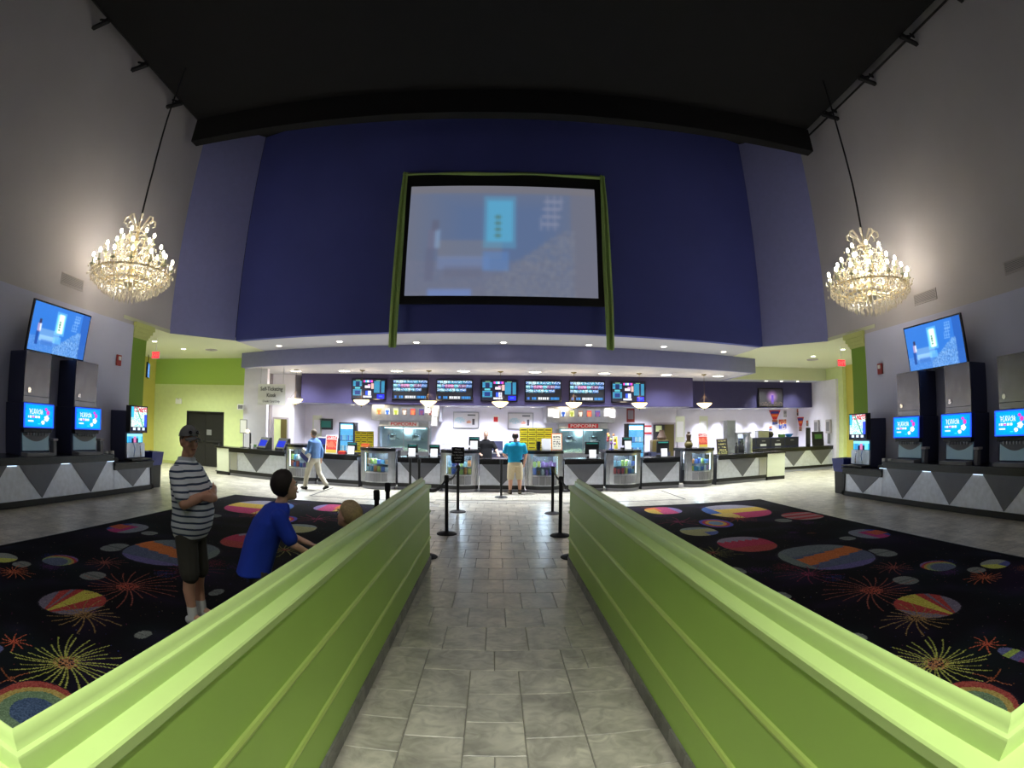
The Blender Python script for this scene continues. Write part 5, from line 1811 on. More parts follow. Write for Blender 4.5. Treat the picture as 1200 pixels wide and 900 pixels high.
# wall things in the grill corner
PAL = ((206, 60, 50), (60, 90, 170), (150, 60, 50), (170, 160, 150))
def splat(seed, cols):
    def f(U, V):
        rn = np.random.RandomState(seed).rand(*U.shape)
        im = np.zeros(U.shape + (3,)) + np.array(cols[0], float)
        im[V < 0.45] = cols[1]
        im[rn > 0.8] = cols[2]
        return im
    return f
def pennant(label, loc, rz, w_, h_, fn, tri=False):
    t = thing('wall_print', label, 'print', loc, rz)
    if tri:
        MB().prism([(-w_ / 2, h_ / 2), (w_ / 2, h_ / 2), (w_ * 0.12, -h_ / 2), (-w_ * 0.12, -h_ / 2)], -0.012, 0, 'y').build('board', 'red', t)
        MB().box(-w_ * 0.36, w_ * 0.36, -0.018, -0.012, h_ * 0.18, h_ * 0.4).build('band', 'blue_bin', t)
        MB().box(-w_ * 0.26, w_ * 0.26, -0.018, -0.012, -h_ * 0.1, h_ * 0.1).build('band', 'orange', t)
    else:
        MB().box(-w_ / 2, w_ / 2, -0.012, 0, -h_ / 2, h_ / 2).build('board', 'white', t)
        picture('print', fn, 8, 8, w_ * 0.9, h_ * 0.9, 'print', t, (0, -0.014, 0))
for u, v, lab, w_, h_, tr in ((908,487,'red and blue pennant print on the grill wall', 0.66, 0.5, True), (917,497,'square brown print below the red and blue pennant', 0.5, 0.5, False), (908,494.5,'little blue print under the red and blue pennant', 0.34, 0.24, False), (920,485,'tiny grey print at the grill corner', 0.2, 0.36, False), (903,502,'tiny pale print low on the grill wall', 0.2, 0.24, False)):
    p = (12.655, 22.580, 2.289)
    q = {908: (13.050, 22.580, 2.405), 917: (13.497, 22.580, 1.994), 920: (13.654, 22.580, 2.480), 903: (12.799, 22.580, 1.805)}[u]
    if v == 494.5:
        q = (13.047, 22.580, 2.103)
    pennant(lab, (q[0], 22.59, q[2]), 0, w_, h_, splat(u, ((170, 70, 50), (60, 80, 150), (200, 170, 120)) if u != 920 else ((150, 150, 150), (180, 180, 180), (110, 110, 120))), tr)
for u, (q), lab, w_, h_, tr in ((933, (14.380, 22.663, 2.557), 'square red print on the side wall of the grill corner', 0.5, 0.42, False), (938, (14.380, 22.265, 2.053), 'red and blue pennant print on the side wall of the grill corner', 0.62, 0.5, True), (937, (14.380, 22.267, 1.747), 'little blue print on the side wall below the pennant', 0.3, 0.24, False), (946, (14.380, 21.633, 2.000), 'tiny grey print on the side wall of the grill corner', 0.22, 0.3, False)):
    pennant(lab, (14.39, q[1], q[2]), -PI / 2, w_, h_, splat(u, ((170, 60, 50), (90, 60, 60), (190, 160, 120))), tr)
for (q), lab in (((14.380, 20.730, 1.634), 'grey paper towel dispenser on the side wall, left one'), ((14.380, 19.734, 1.625), 'grey paper towel dispenser on the side wall, right one')):
    t = thing('towel_dispenser', lab, 'dispenser', (14.39, q[1], q[2]), -PI / 2, 'dispensers in the grill corner')
    MB().box(-0.18, 0.18, -0.12, 0, -0.1, 0.5).build('body', 'vent', t, bevel=0.02)
    MB().box(-0.06, 0.06, -0.09, -0.03, -0.55, -0.1).build('nozzle', 'mid_grey', t)
    MB().box(-0.12, 0.12, -0.126, -0.12, 0.0, 0.4).build('label_print', 'mid_grey', t)
loc = (13.2, 19.75, 1.0)
t = thing('phone_stand', 'black standing handset frame on the grill counter', 'stand', loc)
MB().box(-0.14, 0.1, -0.02, 0.06, 0, 0.8).build('frame', 'black', t, bevel=0.03)
MB().box(-0.08, 0.05, -0.03, -0.02, 0.1, 0.7).build('front_panel', 'dark_grey', t)
t = thing('counter_placard', 'leaning black and green placard on the grill counter', 'placard', (13.75, 19.75, 1.006), -0.2)
MB().box(-0.3, 0.3, 0.0, 0.03, 0, 0.62).build('board', 'black', t, rot=(math.radians(-10), 0, 0), bevel=0.04)
MB().box(-0.16, 0.2, -0.01, 0.0, 0.3, 0.5).build('green_print', 'green_leaf', t, rot=(math.radians(-10), 0, 0))
MB().box(-0.2, 0.2, 0.03, 0.2, 0, 0.02).build('foot', 'black', t)

# ================================================================== drinks counters along the side walls
def soda_img(U, V):
    im = np.zeros(U.shape + (3,)) + np.array((0, 130, 240.))
    im += (1 - np.hypot(U - 0.45, V - 0.5))[..., None] * np.array((0, 60, 15.))
    def p(x0, x1, y0, y1, c):
        im[(U > x0) & (U < x1) & (V > y0) & (V < y1)] = c
    p(0.10, 0.60, 0.76, 0.82, (150, 226, 240))
    im[(np.sin(U * 70) > 0.4) & (V > 0.76) & (V < 0.82)] = (0, 130, 240)
    p(0.10, 0.52, 0.38, 0.50, (246, 246, 250)); im[(np.sin(U * 60) > 0.75) & (V > 0.38) & (V < 0.50)] = (0, 140, 240)
    p(0.25, 0.32, 0.40, 0.48, (236, 90, 190))
    p(0.10, 0.30, 0.22, 0.28, (220, 240, 250))
    im[np.hypot((U - 0.75) * 1.5, V - 0.82) < 0.06] = (216, 40, 190)
    im[np.hypot((U - 0.82) * 1.9, V - 0.66) < 0.11] = (226, 60, 180)
    for k in range(5):
        a = k * 2 * PI / 5
        im[np.hypot((U - 0.77 - 0.05 * math.cos(a)) * 1.6, V - 0.40 - 0.08 * math.sin(a)) < 0.07] = (250, 250, 246)
    im[np.hypot((U - 0.64) * 1.6, V - 0.20) < 0.09] = (252, 246, 236)
    p(0.46, 0.56, 0.10, 0.16, (60, 240, 210))
    return im


def drinks_machine(label, loc, rz):
    t = thing('drinks_machine', label, 'drinks machine', loc, rz, 'self-service drinks machines')
    MB().box(-0.46, 0.46, 0.1, 0.72, 0.0, 1.02).build('cabinet', 'navy_box', t, bevel=0.02)
    ic = MB().box(-0.42, 0.40, 0.08, 0.72, 1.02, 2.04).build('ice_maker', 'navy_box', t, bevel=0.015)
    MB().box(-0.41, 0.39, 0.055, 0.08, 1.04, 1.16).build('vent_panel', 'steel_dark', ic)
    MB().box(-0.41, 0.39, 0.055, 0.08, 1.17, 2.03).build('steel_front', 'steel_dark', ic)
    MB().lathe([(0.001, 0), (0.05, 0), (0.05, 0.02), (0.001, 0.02)], (0, 0, 0), 12).build('badge', 'chrome', ic, loc=(-0.26, 0.055, 1.28), rot=(PI / 2, 0, 0))
    MB().box(-0.49, 0.49, -0.05, 0.1, 0.54, 1.04).build('screen_bezel', 'blue_bin', t, bevel=0.03)
    MB().box(-0.47, 0.47, -0.056, -0.05, 0.555, 1.025).build('glow_edge', 'edge_blue', t)
    pc = picture('screen_picture', soda_img, 40, 28, 0.86, 0.42, 'screen', t, (0, -0.06, 0.79))
    text('FLAVOR', 0.12, 'lamp_screen_white', pc, (-0.09, -0.004, 0.065), ext=0.001, sx=0.95)
    MB().box(-0.44, 0.44, -0.02, 0.1, 0.46, 0.54).build('nozzle_housing', 'black', t, bevel=0.01)
    for k in range(7):
        MB().lathe([(0.02, 0.40), (0.026, 0.46), (0.001, 0.46)], (-0.27 + k * 0.09, 0.04, 0), 8).build('nozzle', 'steel_frame', t)
    MB().box(-0.40, 0.42, 0.07, 0.1, 0.10, 0.44).build('splash_panel', 'splash', t)
    n_ = 12
    sw = [(-0.40 + 0.82 * i / n_, 0.41 - 0.13 * math.sin(PI * i / n_)) for i in range(n_ + 1)]
    MB().prism(sw + [(0.42, 0.44), (-0.40, 0.44)], 0.062, 0.07, 'y').build('swoosh', 'mid_grey', t)
    MB().box(-0.44, 0.40, -0.16, 0.1, 0.0, 0.07).build('drip_tray', 'mid_grey', t, bevel=0.01)
    MB().box(0.52, 0.62, 0.0, 0.14, 0.0, 0.30).build('lever_post', 'mid_grey', t, bevel=0.01)
    MB().box(0.50, 0.66, -0.02, 0.16, 0.30, 0.35).build('lever_cap', 'vent', t, bevel=0.01)
    return t


def cup_dispenser(label, loc, rz):
    t = thing('frozen_drink_dispenser', label, 'drinks machine', loc, rz, 'bright frozen drink dispensers')
    MB().box(-0.40, 0.40, 0.12, 0.70, 0.0, 1.24).build('cabinet', 'navy_box', t, bevel=0.02)
    MB().box(-0.40, 0.40, -0.04, 0.12, 0.70, 1.38).build('sign_bezel', 'black_gloss', t, bevel=0.015)
    def ad(U, V):
        rn = np.random.RandomState(12).rand(*U.shape)
        im = np.zeros(U.shape + (3,)) + np.array((226, 250, 246.))
        im[(rn > 0.72)] = (120, 230, 200)
        im[(V > 0.78) & (rn > 0.35)] = (206, 70, 90)
        im[(V > 0.55) & (U < 0.18)] = (60, 190, 230)
        im[(V < 0.7) & (U > 0.85)] = (60, 90, 230)
        im[(np.abs(U + V * 0.6 - 0.9) < 0.04)] = (90, 170, 150)
        im[(V < 0.18)] = (10, 20, 50)
        for c in (0.22, 0.5, 0.78):
            im[(np.abs(U - c) < 0.08) & (V < 0.15) & (V > 0.03)] = (226, 240, 250)
        return im
    picture('lit_sign', ad, 24, 36, 0.70, 0.60, 'screen', t, (0, -0.044, 1.05))
    def cups(U, V):
        im = np.zeros(U.shape + (3,)) + np.array((60, 190, 240.))
        im[V > 0.7] = (150, 230, 250)
        for c, q in ((0.2, (60, 150, 210)), (0.5, (206, 120, 170)), (0.8, (120, 220, 240))):
            im[(np.abs(U - c) < 0.10) & (V < 0.75)] = q
        for c in (0.35, 0.65):
            im[(np.abs(U - c) < 0.05) & (V < 0.5)] = (10, 20, 60)
        return im
    picture('lit_cup_panel', cups, 24, 10, 0.70, 0.22, 'screen', t, (0, 0.10, 0.56))
    MB().box(-0.40, 0.40, 0.06, 0.12, 0.08, 0.44).build('steel_front', 'stainless', t)
    for s in (-1, 1):
        MB().tube([(s * 0.14, 0.03, 0.44), (s * 0.12, 0.0, 0.3), (s * 0.16, 0.02, 0.1)], 0.016, 6).build('tap', 'chrome', t, smooth=True)
    MB().box(-0.5, 0.4, -0.22, 0.1, 0.03, 0.06).build('drip_shelf', 'black', t)
    MB().box(-0.02, 0.02, -0.12, 0.0, 0.0, 0.03).build('shelf_leg', 'black', t)
    return t


emat('lamp_screen_white', (250, 250, 255), 1.3)
mat('splash', (150, 176, 186), 0.4, emit=(120, 160, 180), es=0.12)
for s, side in ((-1, 'left'), (1, 'right')):
    rz = PI / 2 if s < 0 else -PI / 2
    t = thing('drinks_counter', 'long granite topped counter with steel triangles along the %s wall' % side, 'counter', (s * 9.0, 0, 0), 0)
    X = lambda a, b: sorted((s * a, s * b))
    y0, y1 = 3.4, 9.98
    MB().box(*X(-0.04, 0.85), y0, y1, 0.90, 0.96).build('granite_top', 'granite', t, bevel=0.006)
    MB().box(*X(0.0, 0.04), y0, y1, 0.80, 0.90).build('apron', 'granite', t)
    MB().box(*X(0.04, 0.84), y0, y1, 0.0, 0.90).build('carcass', 'dark_grey', t)
    MB().box(*X(0.02, 0.04), y0, y1, 0.13, 0.80).build('steel_panel', 'steel_plate', t)
    ys_ = (4.06, 5.73, 7.40, 9.07) if s < 0 else (4.32, 5.94, 7.56, 9.17)
    for yc in ys_:
        MB().prism([(yc - 0.66, 0.80), (yc, 0.14), (yc + 0.66, 0.80)], *X(0.008, 0.02), axis='x').build('triangle_panel', 'steel_triangle', t)
    for yc in ys_:
        MB().box(*X(0.003, 0.018), yc + 0.66, yc + 0.94, 0.79, 0.80).build('led_strip', 'led_strip', t)
    MB().box(*X(-0.01, 0.04), y0, y1, 0.02, 0.13).build('black_base', 'black', t)
    # lower end
    e = thing('drinks_counter', 'lower end of the drinks counter with one steel triangle, %s side' % side, 'counter', (s * 9.0, 9.99, 0), 0)
    MB().box(*X(-0.06, 0.85), 0, 1.70, 0.70, 0.76).build('granite_top', 'granite', e, bevel=0.006)
    MB().box(*X(-0.02, 0.04), 0, 1.70, 0.58, 0.70).build('apron', 'granite', e)
    MB().box(*X(0.04, 0.84), 0, 1.68, 0.0, 0.70).build('carcass', 'dark_grey', e)
    MB().box(*X(0.02, 0.04), 0, 1.62, 0.13, 0.58).build('steel_panel', 'steel_plate', e)
    MB().prism([(0.12, 0.58), (0.78, 0.14), (1.44, 0.58)], *X(0.008, 0.02), axis='x').build('triangle_panel', 'steel_triangle', e)
    MB().box(*X(-0.01, 0.04), 0, 1.70, 0.02, 0.13).build('black_base', 'black', e)
    MB().box(*X(-0.01, 0.03), 1.60, 1.70, 0.02, 0.70).build('end_post', 'black', e)
    names = ('nearest', 'middle', 'farthest')
    mys = (7.40, 9.07) if s < 0 else (5.86, 7.48, 9.17)
    for k, yc in enumerate(mys):
        w_ = (('nearer', 'farther')[k] + ' of the two on the left counter') if s < 0 else (names[k] + ' of the three on the right counter')
        drinks_machine('drinks machine with blue screen and steel top, ' + w_, (s * 9.12, yc, 0.96), rz)
    cup_dispenser('drink dispenser with a bright picture sign at the end of the %s counter' % side, (s * 9.12, 11.15, 0.76), rz)
    # small cups and lids
    t = thing('lid_caddy', 'black caddy of lids and straws on the %s drinks counter' % side, 'caddy', (s * 9.25, 10.25, 0.76), rz)
    MB().box(-0.2, 0.2, 0, 0.3, 0, 0.08).build('tray', 'black', t)
    for q in range(3):
        MB().lathe([(0.05, 0.08), (0.055, 0.24), (0.001, 0.24)], (-0.12 + q * 0.12, 0.15, 0), 10).build('lid_stack', ('white', 'mid_grey', 'white')[q], t)
    # blue bin
    t = thing('waste_bin', 'blue waste bin with black base at the far end of the %s drinks counter' % side, 'bin', (s * 9.35, 12.05, 0), 0, 'blue bins')
    MB().rings([[(a * h, b * h, z) for a, b in ((-1, -1), (1, -1), (1, 1), (-1, 1))] for h, z in ((0.2, 0.0), (0.23, 0.62))]).build('base', 'black', t, bevel=0.02)
    MB().rings([[(a * h, b * h, z) for a, b in ((-1, -1), (1, -1), (1, 1), (-1, 1))] for h, z in ((0.235, 0.60), (0.25, 0.66), (0.29, 0.96), (0.27, 0.96), (0.22, 0.66))]).build('blue_top', 'blue_bin', t, bevel=0.01)

# ================================================================== stanchions and belts
ST = None


def stanchion(label, x, y):
    global ST
    if ST is None:
        ST = thing('stanchion', label, 'stanchion', (x, y, 0), 0, 'black queue stanchions')
        MB().lathe([(0.001, 0), (0.175, 0), (0.178, 0.012), (0.15, 0.03), (0.05, 0.045), (0.034, 0.06), (0.001, 0.06)], n=24).build('base', 'rubber', ST, smooth=True)
        MB().lathe([(0.032, 0.05), (0.032, 0.93), (0.001, 0.93)], n=14).build('post', 'rubber', ST, smooth=True)
        MB().lathe([(0.001, 0.92), (0.042, 0.92), (0.042, 1.03), (0.03, 1.045), (0.001, 1.045)], n=14).build('belt_head', 'rubber', ST, smooth=True)
        return ST
    return dup(ST, (x, y, 0), 0, label)


def belt(label, a, b, sag=0.12):
    d = Vector((b[0] - a[0], b[1] - a[1], 0)).normalized() * 0.046
    a = (a[0] + d.x, a[1] + d.y)
    b = (b[0] - d.x * 1.5, b[1] - d.y * 1.5, b[2])
    t = thing('queue_belt', label, 'belt', (a[0], a[1], 0), 0, 'black queue belts')
    rs = []
    for i in range(13):
        f = i / 12
        x, y = (b[0] - a[0]) * f, (b[1] - a[1]) * f
        z = 0.985 + (b[2] - 0.985) * f - sag * 4 * f * (1 - f)
        rs.append([(x - 0.002, y, z - 0.025), (x + 0.002, y, z - 0.025), (x + 0.002, y, z + 0.025), (x - 0.002, y, z + 0.025)])
    MB().rings(rs).build('webbing', 'belt', t)
    MB().box(-0.02, 0.02, -0.02, 0.02, -0.03, 0.03).build('clip', 'steel_black', t, loc=(b[0] - a[0], b[1] - a[1], b[2]))


stanchion('black queue stanchion just beyond the end of the left walkway wall', -0.90, 9.19)
stanchion('black queue stanchion carrying a small notice board', -0.88, 11.74)
stanchion('black queue stanchion standing alone before the low till', 0.10, 14.38)
stanchion('black queue stanchion farther beyond the right walkway wall', 1.19, 11.57)
stanchion('black queue stanchion just beyond the end of the right walkway wall', 1.06, 9.09)
stanchion('black queue stanchion half hidden behind the end of the left walkway wall', -1.05, 7.45)
stanchion('black queue stanchion half hidden behind the end of the right walkway wall', 1.05, 7.48)
stanchion('black queue stanchion before the counter, left of a close pair', -2.34, 14.2)
stanchion('black queue stanchion before the counter, right of a close pair', -2.03, 13.75)
stanchion('black queue stanchion beside the black double door', -10.35, 17.9)
stanchion('black queue stanchion showing above the left walkway wall beyond the blond child', -1.62, 7.62)
stanchion('shorter looking black stanchion beside another above the left walkway wall', -1.56, 6.62).location.z = 0.008
belt('black belt between the two left stanchions beyond the walkway', (-0.90, 9.19), (-0.88, 11.74, 0.985), 0.1)
belt('black belt between the two right stanchions beyond the walkway', (1.06, 9.09), (1.19, 11.57, 0.985), 0.06)
belt('black belt from a stanchion back to the left walkway wall', (-0.90, 9.19), (-1.05, 7.45, 0.985), 0.1)
belt('black belt from a stanchion back to the right walkway wall', (1.06, 9.09), (1.05, 7.48, 0.985), 0.05)
t = thing('notice_board', 'small black notice board with white lettering on a stanchion', 'sign', (-0.88, 11.72, 1.045))
MB().box(-0.14, 0.14, -0.012, 0.012, 0.04, 0.40).build('panel', 'black', t, bevel=0.006)
MB().tube([(0, 0, 0), (0, 0, 0.05)], 0.015, 8).build('stem', 'rubber', t)
for q, s_ in enumerate(('Please', 'wait here', 'for the next', 'available', 'cashier')):
    text(s_, 0.05, 'white', t, (0, -0.014, 0.35 - q * 0.062), ext=0.001)

# ================================================================== people
def V3(*a):
    return Vector(a)


class Body:
    """collects overlapping lofts in local space (facing +Y) and fuses them into one continuous skin"""
    def __init__(self):
        self.mb = MB()

    def limb(self, pts, rad, n=12, flat=1.0):
        pts = [Vector(p) for p in pts]
        # densify
        P, Rr = [], []
        for i in range(len(pts) - 1):
            for k in range(4):
                f = k / 4
                P.append(pts[i].lerp(pts[i + 1], f))
                Rr.append(rad[i] * (1 - f) + rad[i + 1] * f)
        P.append(pts[-1])
        Rr.append(rad[-1])
        self.mb.tube(P, Rr, n)
        self.mb.ell(pts[0], (rad[0],) * 3, 10, 6)
        self.mb.ell(pts[-1], (rad[-1],) * 3, 10, 6)
        for p, r in zip(pts[1:-1], rad[1:-1]):
            self.mb.ell(p, (r * 0.99,) * 3, 10, 6)
        return self

    def trunk(self, secs, n=20):
        """secs: (centre, half width along side vector, half depth, side vector)"""
        rs = []
        for c, rx, ry, sd in secs:
            c = Vector(c)
            sd = Vector(sd).normalized()
            fw = Vector((-sd.y, sd.x, 0))
            ring = []
            for i in range(n):
                a = 2 * PI * i / n
                ca, sa = math.cos(a), math.sin(a)
                k = 0.82
                ring.append(c + sd * rx * math.copysign(abs(ca) ** k, ca) + fw * ry * math.copysign(abs(sa) ** k, sa))
            rs.append(ring)
        self.mb.rings(rs)
        return self

    def ell(self, c, r, n=16, m=11):
        self.mb.ell(c, r, n, m)
        return self

    def skin(self, name, m, parent, voxel=0.012, smooth=6):
        o = self.mb.build(name, m, parent)
        r = o.modifiers.new('fuse', 'REMESH')
        r.mode = 'VOXEL'
        r.voxel_size = voxel
        r.use_smooth_shade = True
        s = o.modifiers.new('soften', 'SMOOTH')
        s.factor = 0.5
        s.iterations = smooth
        dg = bpy.context.evaluated_depsgraph_get()
        me = bpy.data.meshes.new_from_object(o.evaluated_get(dg))
        o.modifiers.clear()
        old = o.data
        o.data = me
        me.name = name
        me.materials.clear()
        me.materials.append(MATS[m])
        bpy.data.meshes.remove(old)
        me.polygons.foreach_set('use_smooth', [True] * len(me.polygons))
        return o


def hand(b, wrist, d, nrm, side, sc=1.0, curl=0.5):
    """palm and five fingers; d = pointing direction, nrm = palm normal, side = thumb side"""
    wrist, d, nrm = Vector(wrist), Vector(d).normalized(), Vector(nrm).normalized()
    th = Vector(side).normalized()
    pc = wrist + d * 0.05 * sc
    for q in (-1.2, -0.4, 0.4, 1.2):
        b.limb([wrist + th * q * 0.012 * sc, wrist + d * 0.085 * sc + th * q * 0.020 * sc], [0.019 * sc, 0.016 * sc], 8)
    for q, ln in ((1.25, 0.070), (0.42, 0.080), (-0.42, 0.074), (-1.25, 0.058)):
        p0 = wrist + d * 0.085 * sc + th * q * 0.021 * sc
        p1 = p0 + (d * (1 - 0.4 * curl) + nrm * 0.7 * curl).normalized() * ln * 0.5 * sc
        p2 = p1 + (d * (1 - 1.2 * curl) + nrm * 1.1 * curl).normalized() * ln * 0.5 * sc
        b.limb([p0, p1, p2], [0.010 * sc, 0.009 * sc, 0.0075 * sc], 8)
    p0 = wrist + d * 0.025 * sc + th * 0.028 * sc
    p1 = p0 + (d * 0.6 + th * 0.7 + nrm * 0.2).normalized() * 0.042 * sc
    p2 = p1 + (d * 0.95 + th * 0.2 + nrm * 0.3).normalized() * 0.034 * sc
    b.limb([p0, p1, p2], [0.014 * sc, 0.011 * sc, 0.009 * sc], 8)


def head(b, c, yaw, tilt, sc):
    """adds skull, jaw, nose, ears; returns a function mapping head-local points (facing +Y) to body space"""
    c = Vector(c)
    Rm = Matrix.Rotation(yaw, 3, 'Z') @ Matrix.Rotation(-tilt, 3, 'X')

    def T(x, y, z):
        return c + Rm @ Vector((x, y, z)) * sc
    part = MB()
    part.ell((0, -0.012, 0.022), (0.076, 0.094, 0.098), 18, 12)
    part.ell((0, 0.022, -0.035), (0.060, 0.068, 0.078), 16, 10)
    part.ell((0, 0.050, -0.092), (0.034, 0.036, 0.026), 12, 8)
    part.ell((0, 0.082, 0.022), (0.050, 0.014, 0.014), 10, 6)
    part.ell((0, 0.088, -0.020), (0.011, 0.016, 0.026), 10, 7)
    part.ell((0, 0.095, -0.036), (0.015, 0.013, 0.011), 10, 7)
    for s in (-1, 1):
        part.ell((s * 0.078, -0.008, -0.012), (0.011, 0.020, 0.033), 10, 7)
        part.ell((s * 0.036, 0.066, -0.030), (0.022, 0.018, 0.020), 10, 7)
    part.v = [tuple(T(*p)) for p in part.v]
    b.mb.add(part.v, part.f)
    return T


def face(t, T, sc, hairm=None, brow='hair_dark'):
    for s in (-1, 1):
        MB().ell(T(s * 0.033, 0.081, 0.002), (0.012 * sc, 0.012 * sc, 0.008 * sc), 10, 6).build('eye', 'white', t, smooth=True)
        MB().ell(T(s * 0.033, 0.091, 0.002), (0.006 * sc, 0.006 * sc, 0.006 * sc), 8, 5).build('iris', 'hair_dark', t, smooth=True)
        MB().tube([T(s * 0.018, 0.097, 0.022), T(s * 0.034, 0.096, 0.027), T(s * 0.052, 0.083, 0.022)], 0.004 * sc, 6).build('eyebrow', brow, t)
    MB().tube([T(-0.024, 0.085, -0.066), T(-0.010, 0.096, -0.063), T(0.010, 0.096, -0.063), T(0.024, 0.085, -0.066)], [0.003 * sc, 0.006 * sc, 0.006 * sc, 0.003 * sc], 6).build('mouth', 'mouth', t, smooth=True)


def hair_shell(t, T, m, sc, top=True, back=0.0, fringe=0.03, low=-0.02, thick=0.012, bald=False, rough=0.0):
    """hair as a cap of the skull, cut by hairline"""
    rs = []
    n = 24
    mb_ = MB()
    rows = 9
    rg = random.Random(17)
    for k in range(rows + 1):
        ring = []
        for i in range(n):
            a = 2 * PI * i / n
            fr = math.sin(a)           # +1 front, -1 back
            lowz = low - back * max(0, -fr) + (fringe - low) * max(0, fr) ** 0.7 * 1.6 + (rg.uniform(-1, 1) * rough * 1.3)
            th = thick * (0.45 + 0.55 * min(1, k / 2)) + rg.uniform(-1, 1) * rough * 0.6
            e0 = math.asin(max(-0.9, min(0.95, (lowz - 0.022) / 0.11)))
            e1 = PI / 2 if not bald else math.radians(38)
            e = e0 + (e1 - e0) * k / rows
            q = max(math.cos(e), 0.02)
            ring.append(T((0.076 + th) * q * math.cos(a), -0.012 + (0.094 + th) * q * math.sin(a), 0.022 + (0.098 + th) * math.sin(e)))
        rs.append(ring)
    mb_.rings(rs)
    o = mb_.build('hair', m, t, smooth=True)
    return o


def shoes(t, ankle, toe, m, sc=1.0, sole=True, label=None):
    a, b_ = Vector(ankle), Vector(toe)
    bb = Body()
    d = (b_ - a)
    d.z = 0
    heel = a - d.normalized() * 0.05 * sc
    z = 0.045 * sc
    bb.limb([(heel.x, heel.y, heel.z - a.z + z if False else a.z - 0.045 * sc), ((a.x + b_.x) / 2, (a.y + b_.y) / 2, (a.z + b_.z) / 2 - 0.02 * sc), (b_.x, b_.y, b_.z)], [0.045 * sc, 0.046 * sc, 0.034 * sc], 10)
    bb.limb([(a.x, a.y, a.z + 0.03 * sc), (a.x, a.y, a.z - 0.04 * sc)], [0.045 * sc, 0.045 * sc], 10)
    return bb.skin('shoe', m, t, 0.012, 4)


# ---------------------------------------------------------------- man in striped polo, arms crossed
def man_polo():
    t = thing('person', 'man in grey cap, striped polo shirt and dark shorts standing with crossed arms', 'person', (-2.74, 4.05, 0.008), math.radians(-84))
    X = (1, 0, 0)
    b = Body()
    b.trunk([((0, 0.0, 0.86), .165, .125, X), ((0, .02, 0.98), .185, .155, X), ((0, .045, 1.08), .185, .165, X), ((0, .03, 1.22), .185, .145, X), ((0, .0, 1.36), .195, .12, X), ((0, -.015, 1.45), .12, .085, X), ((0, -.012, 1.48), .06, .06, X)])
    b.limb([(0, -.015, 1.44), (0, 0.005, 1.56)], [.062, .058])
    for s in (-1, 1):
        b.limb([(s * .095, 0, .90), (s * .105, .01, .50), (s * .105, -.02, .34), (s * .105, -.01, .10)], [.095, .062, .060, .040])
        b.limb([(s * .105, -.01, .09), (s * .12, .13, .035)], [.04, .03])
    sh = {-1: V3(-.20, -.01, 1.39), 1: V3(.20, -.01, 1.39)}
    el = {-1: V3(-.285, .11, 1.15), 1: V3(.285, .10, 1.15)}
    wr = {1: V3(.00, .255, 1.235), -1: V3(.03, .285, 1.185)}
    for s in (-1, 1):
        b.limb([sh[s], el[s]], [.058, .046])
        b.limb([el[s], wr[s] * .45 + el[s] * .55, wr[s]], [.047, .045, .031])
    hand(b, wr[1], (-.95, -.1, .15), (0, -1, 0), (0, 0, 1), 1.0, .45)
    hand(b, wr[-1], (.9, -.15, .12), (0, -1, 0), (0, .1, 1), 1.0, .5)
    T = head(b, (0, .02, 1.655), math.radians(-38), math.radians(-3), 1.04)
    b.skin('body', 'skin_tan', t, .009)
    face(t, T, 1.02, brow='hair_grey')
    hair_shell(t, T, 'hair_grey', 1.02, low=-.035, back=.03, fringe=.05, thick=.006)
    # polo shirt
    c = Body()
    c.trunk([((0, .0, .82), .185, .145, X), ((0, .02, .92), .21, .185, X), ((0, .05, 1.06), .208, .190, X), ((0, .03, 1.22), .210, .172, X), ((0, .0, 1.37), .222, .148, X), ((0, -.01, 1.44), .165, .118, X), ((0, -.012, 1.50), .088, .086, X)])
    for s in (-1, 1):
        c.limb([sh[s], sh[s] * .25 + el[s] * .75], [.078, .072])
    so = c.skin('polo_shirt', 'polo_stripe', t, .012)
    k = Body()
    k.trunk([((0, -.01, 1.47), .098, .094, X), ((0, -.008, 1.525), .078, .078, X)])
    k.skin('collar', 'tee_collar', t, .01)
    # shorts
    q = Body()
    q.trunk([((0, 0, .80), .182, .135, X), ((0, .01, .96), .188, .155, X)])
    for s in (-1, 1):
        q.limb([(s * .092, 0, .84), (s * .108, .01, .50)], [.112, .098])
    q.skin('shorts', 'shorts_olive', t, .012)
    for s in (-1, 1):
        MB().lathe([(.046, .07), (.05, .15), (.048, .19)], (s * .105, -.012, 0), 12).build('sock', 'sock', t, smooth=True)
        shoes(t, (s * .105, -.01, .095), (s * .125, .16, .04), 'shoe_white')
    # cap with brim
    cap = MB()
    n = 20
    rs = []
    for kk in range(7):
        e = math.radians(8 + 82 * kk / 6)
        rs.append([T((.076 + .016) * math.cos(e) * math.cos(2 * PI * i / n), -.012 + (.094 + .016) * math.cos(e) * math.sin(2 * PI * i / n), .03 + (.098 + .014) * math.sin(e)) for i in range(n)])
    cp = cap.rings(rs).build('cap', 'cap_cloth', t, smooth=True)
    br = MB()
    rows = []
    for j in range(5):
        f = j / 4
        rows.append([T((.078 - .012 * f) * math.sin(u), .055 + (.04 + .075 * f) * math.cos(u) ** .8 * 1.0, .045 - .018 * f - .02 * abs(math.sin(u))) for u in [(-1 + 2 * i / 10) * 1.45 for i in range(11)]])
    vs = [p for r in rows for p in r]
    vs += [p - Vector((0, 0, .006)) for p in vs]
    fs = []
    for j in range(4):
        for i in range(10):
            a_ = j * 11 + i
            fs.append((a_, a_ + 1, a_ + 12, a_ + 11))
            fs.append((a_ + 55, a_ + 66, a_ + 67, a_ + 56))
    br.add(vs, fs).build('brim', 'cap_cloth', cp, smooth=True)
    gl = MB()
    for s in (-1, 1):
        gl.ell(T(s * .035, .105, .075), (.026, .016, .016), 10, 6)
    gl.build('sunglasses', 'black_gloss', t, smooth=True)


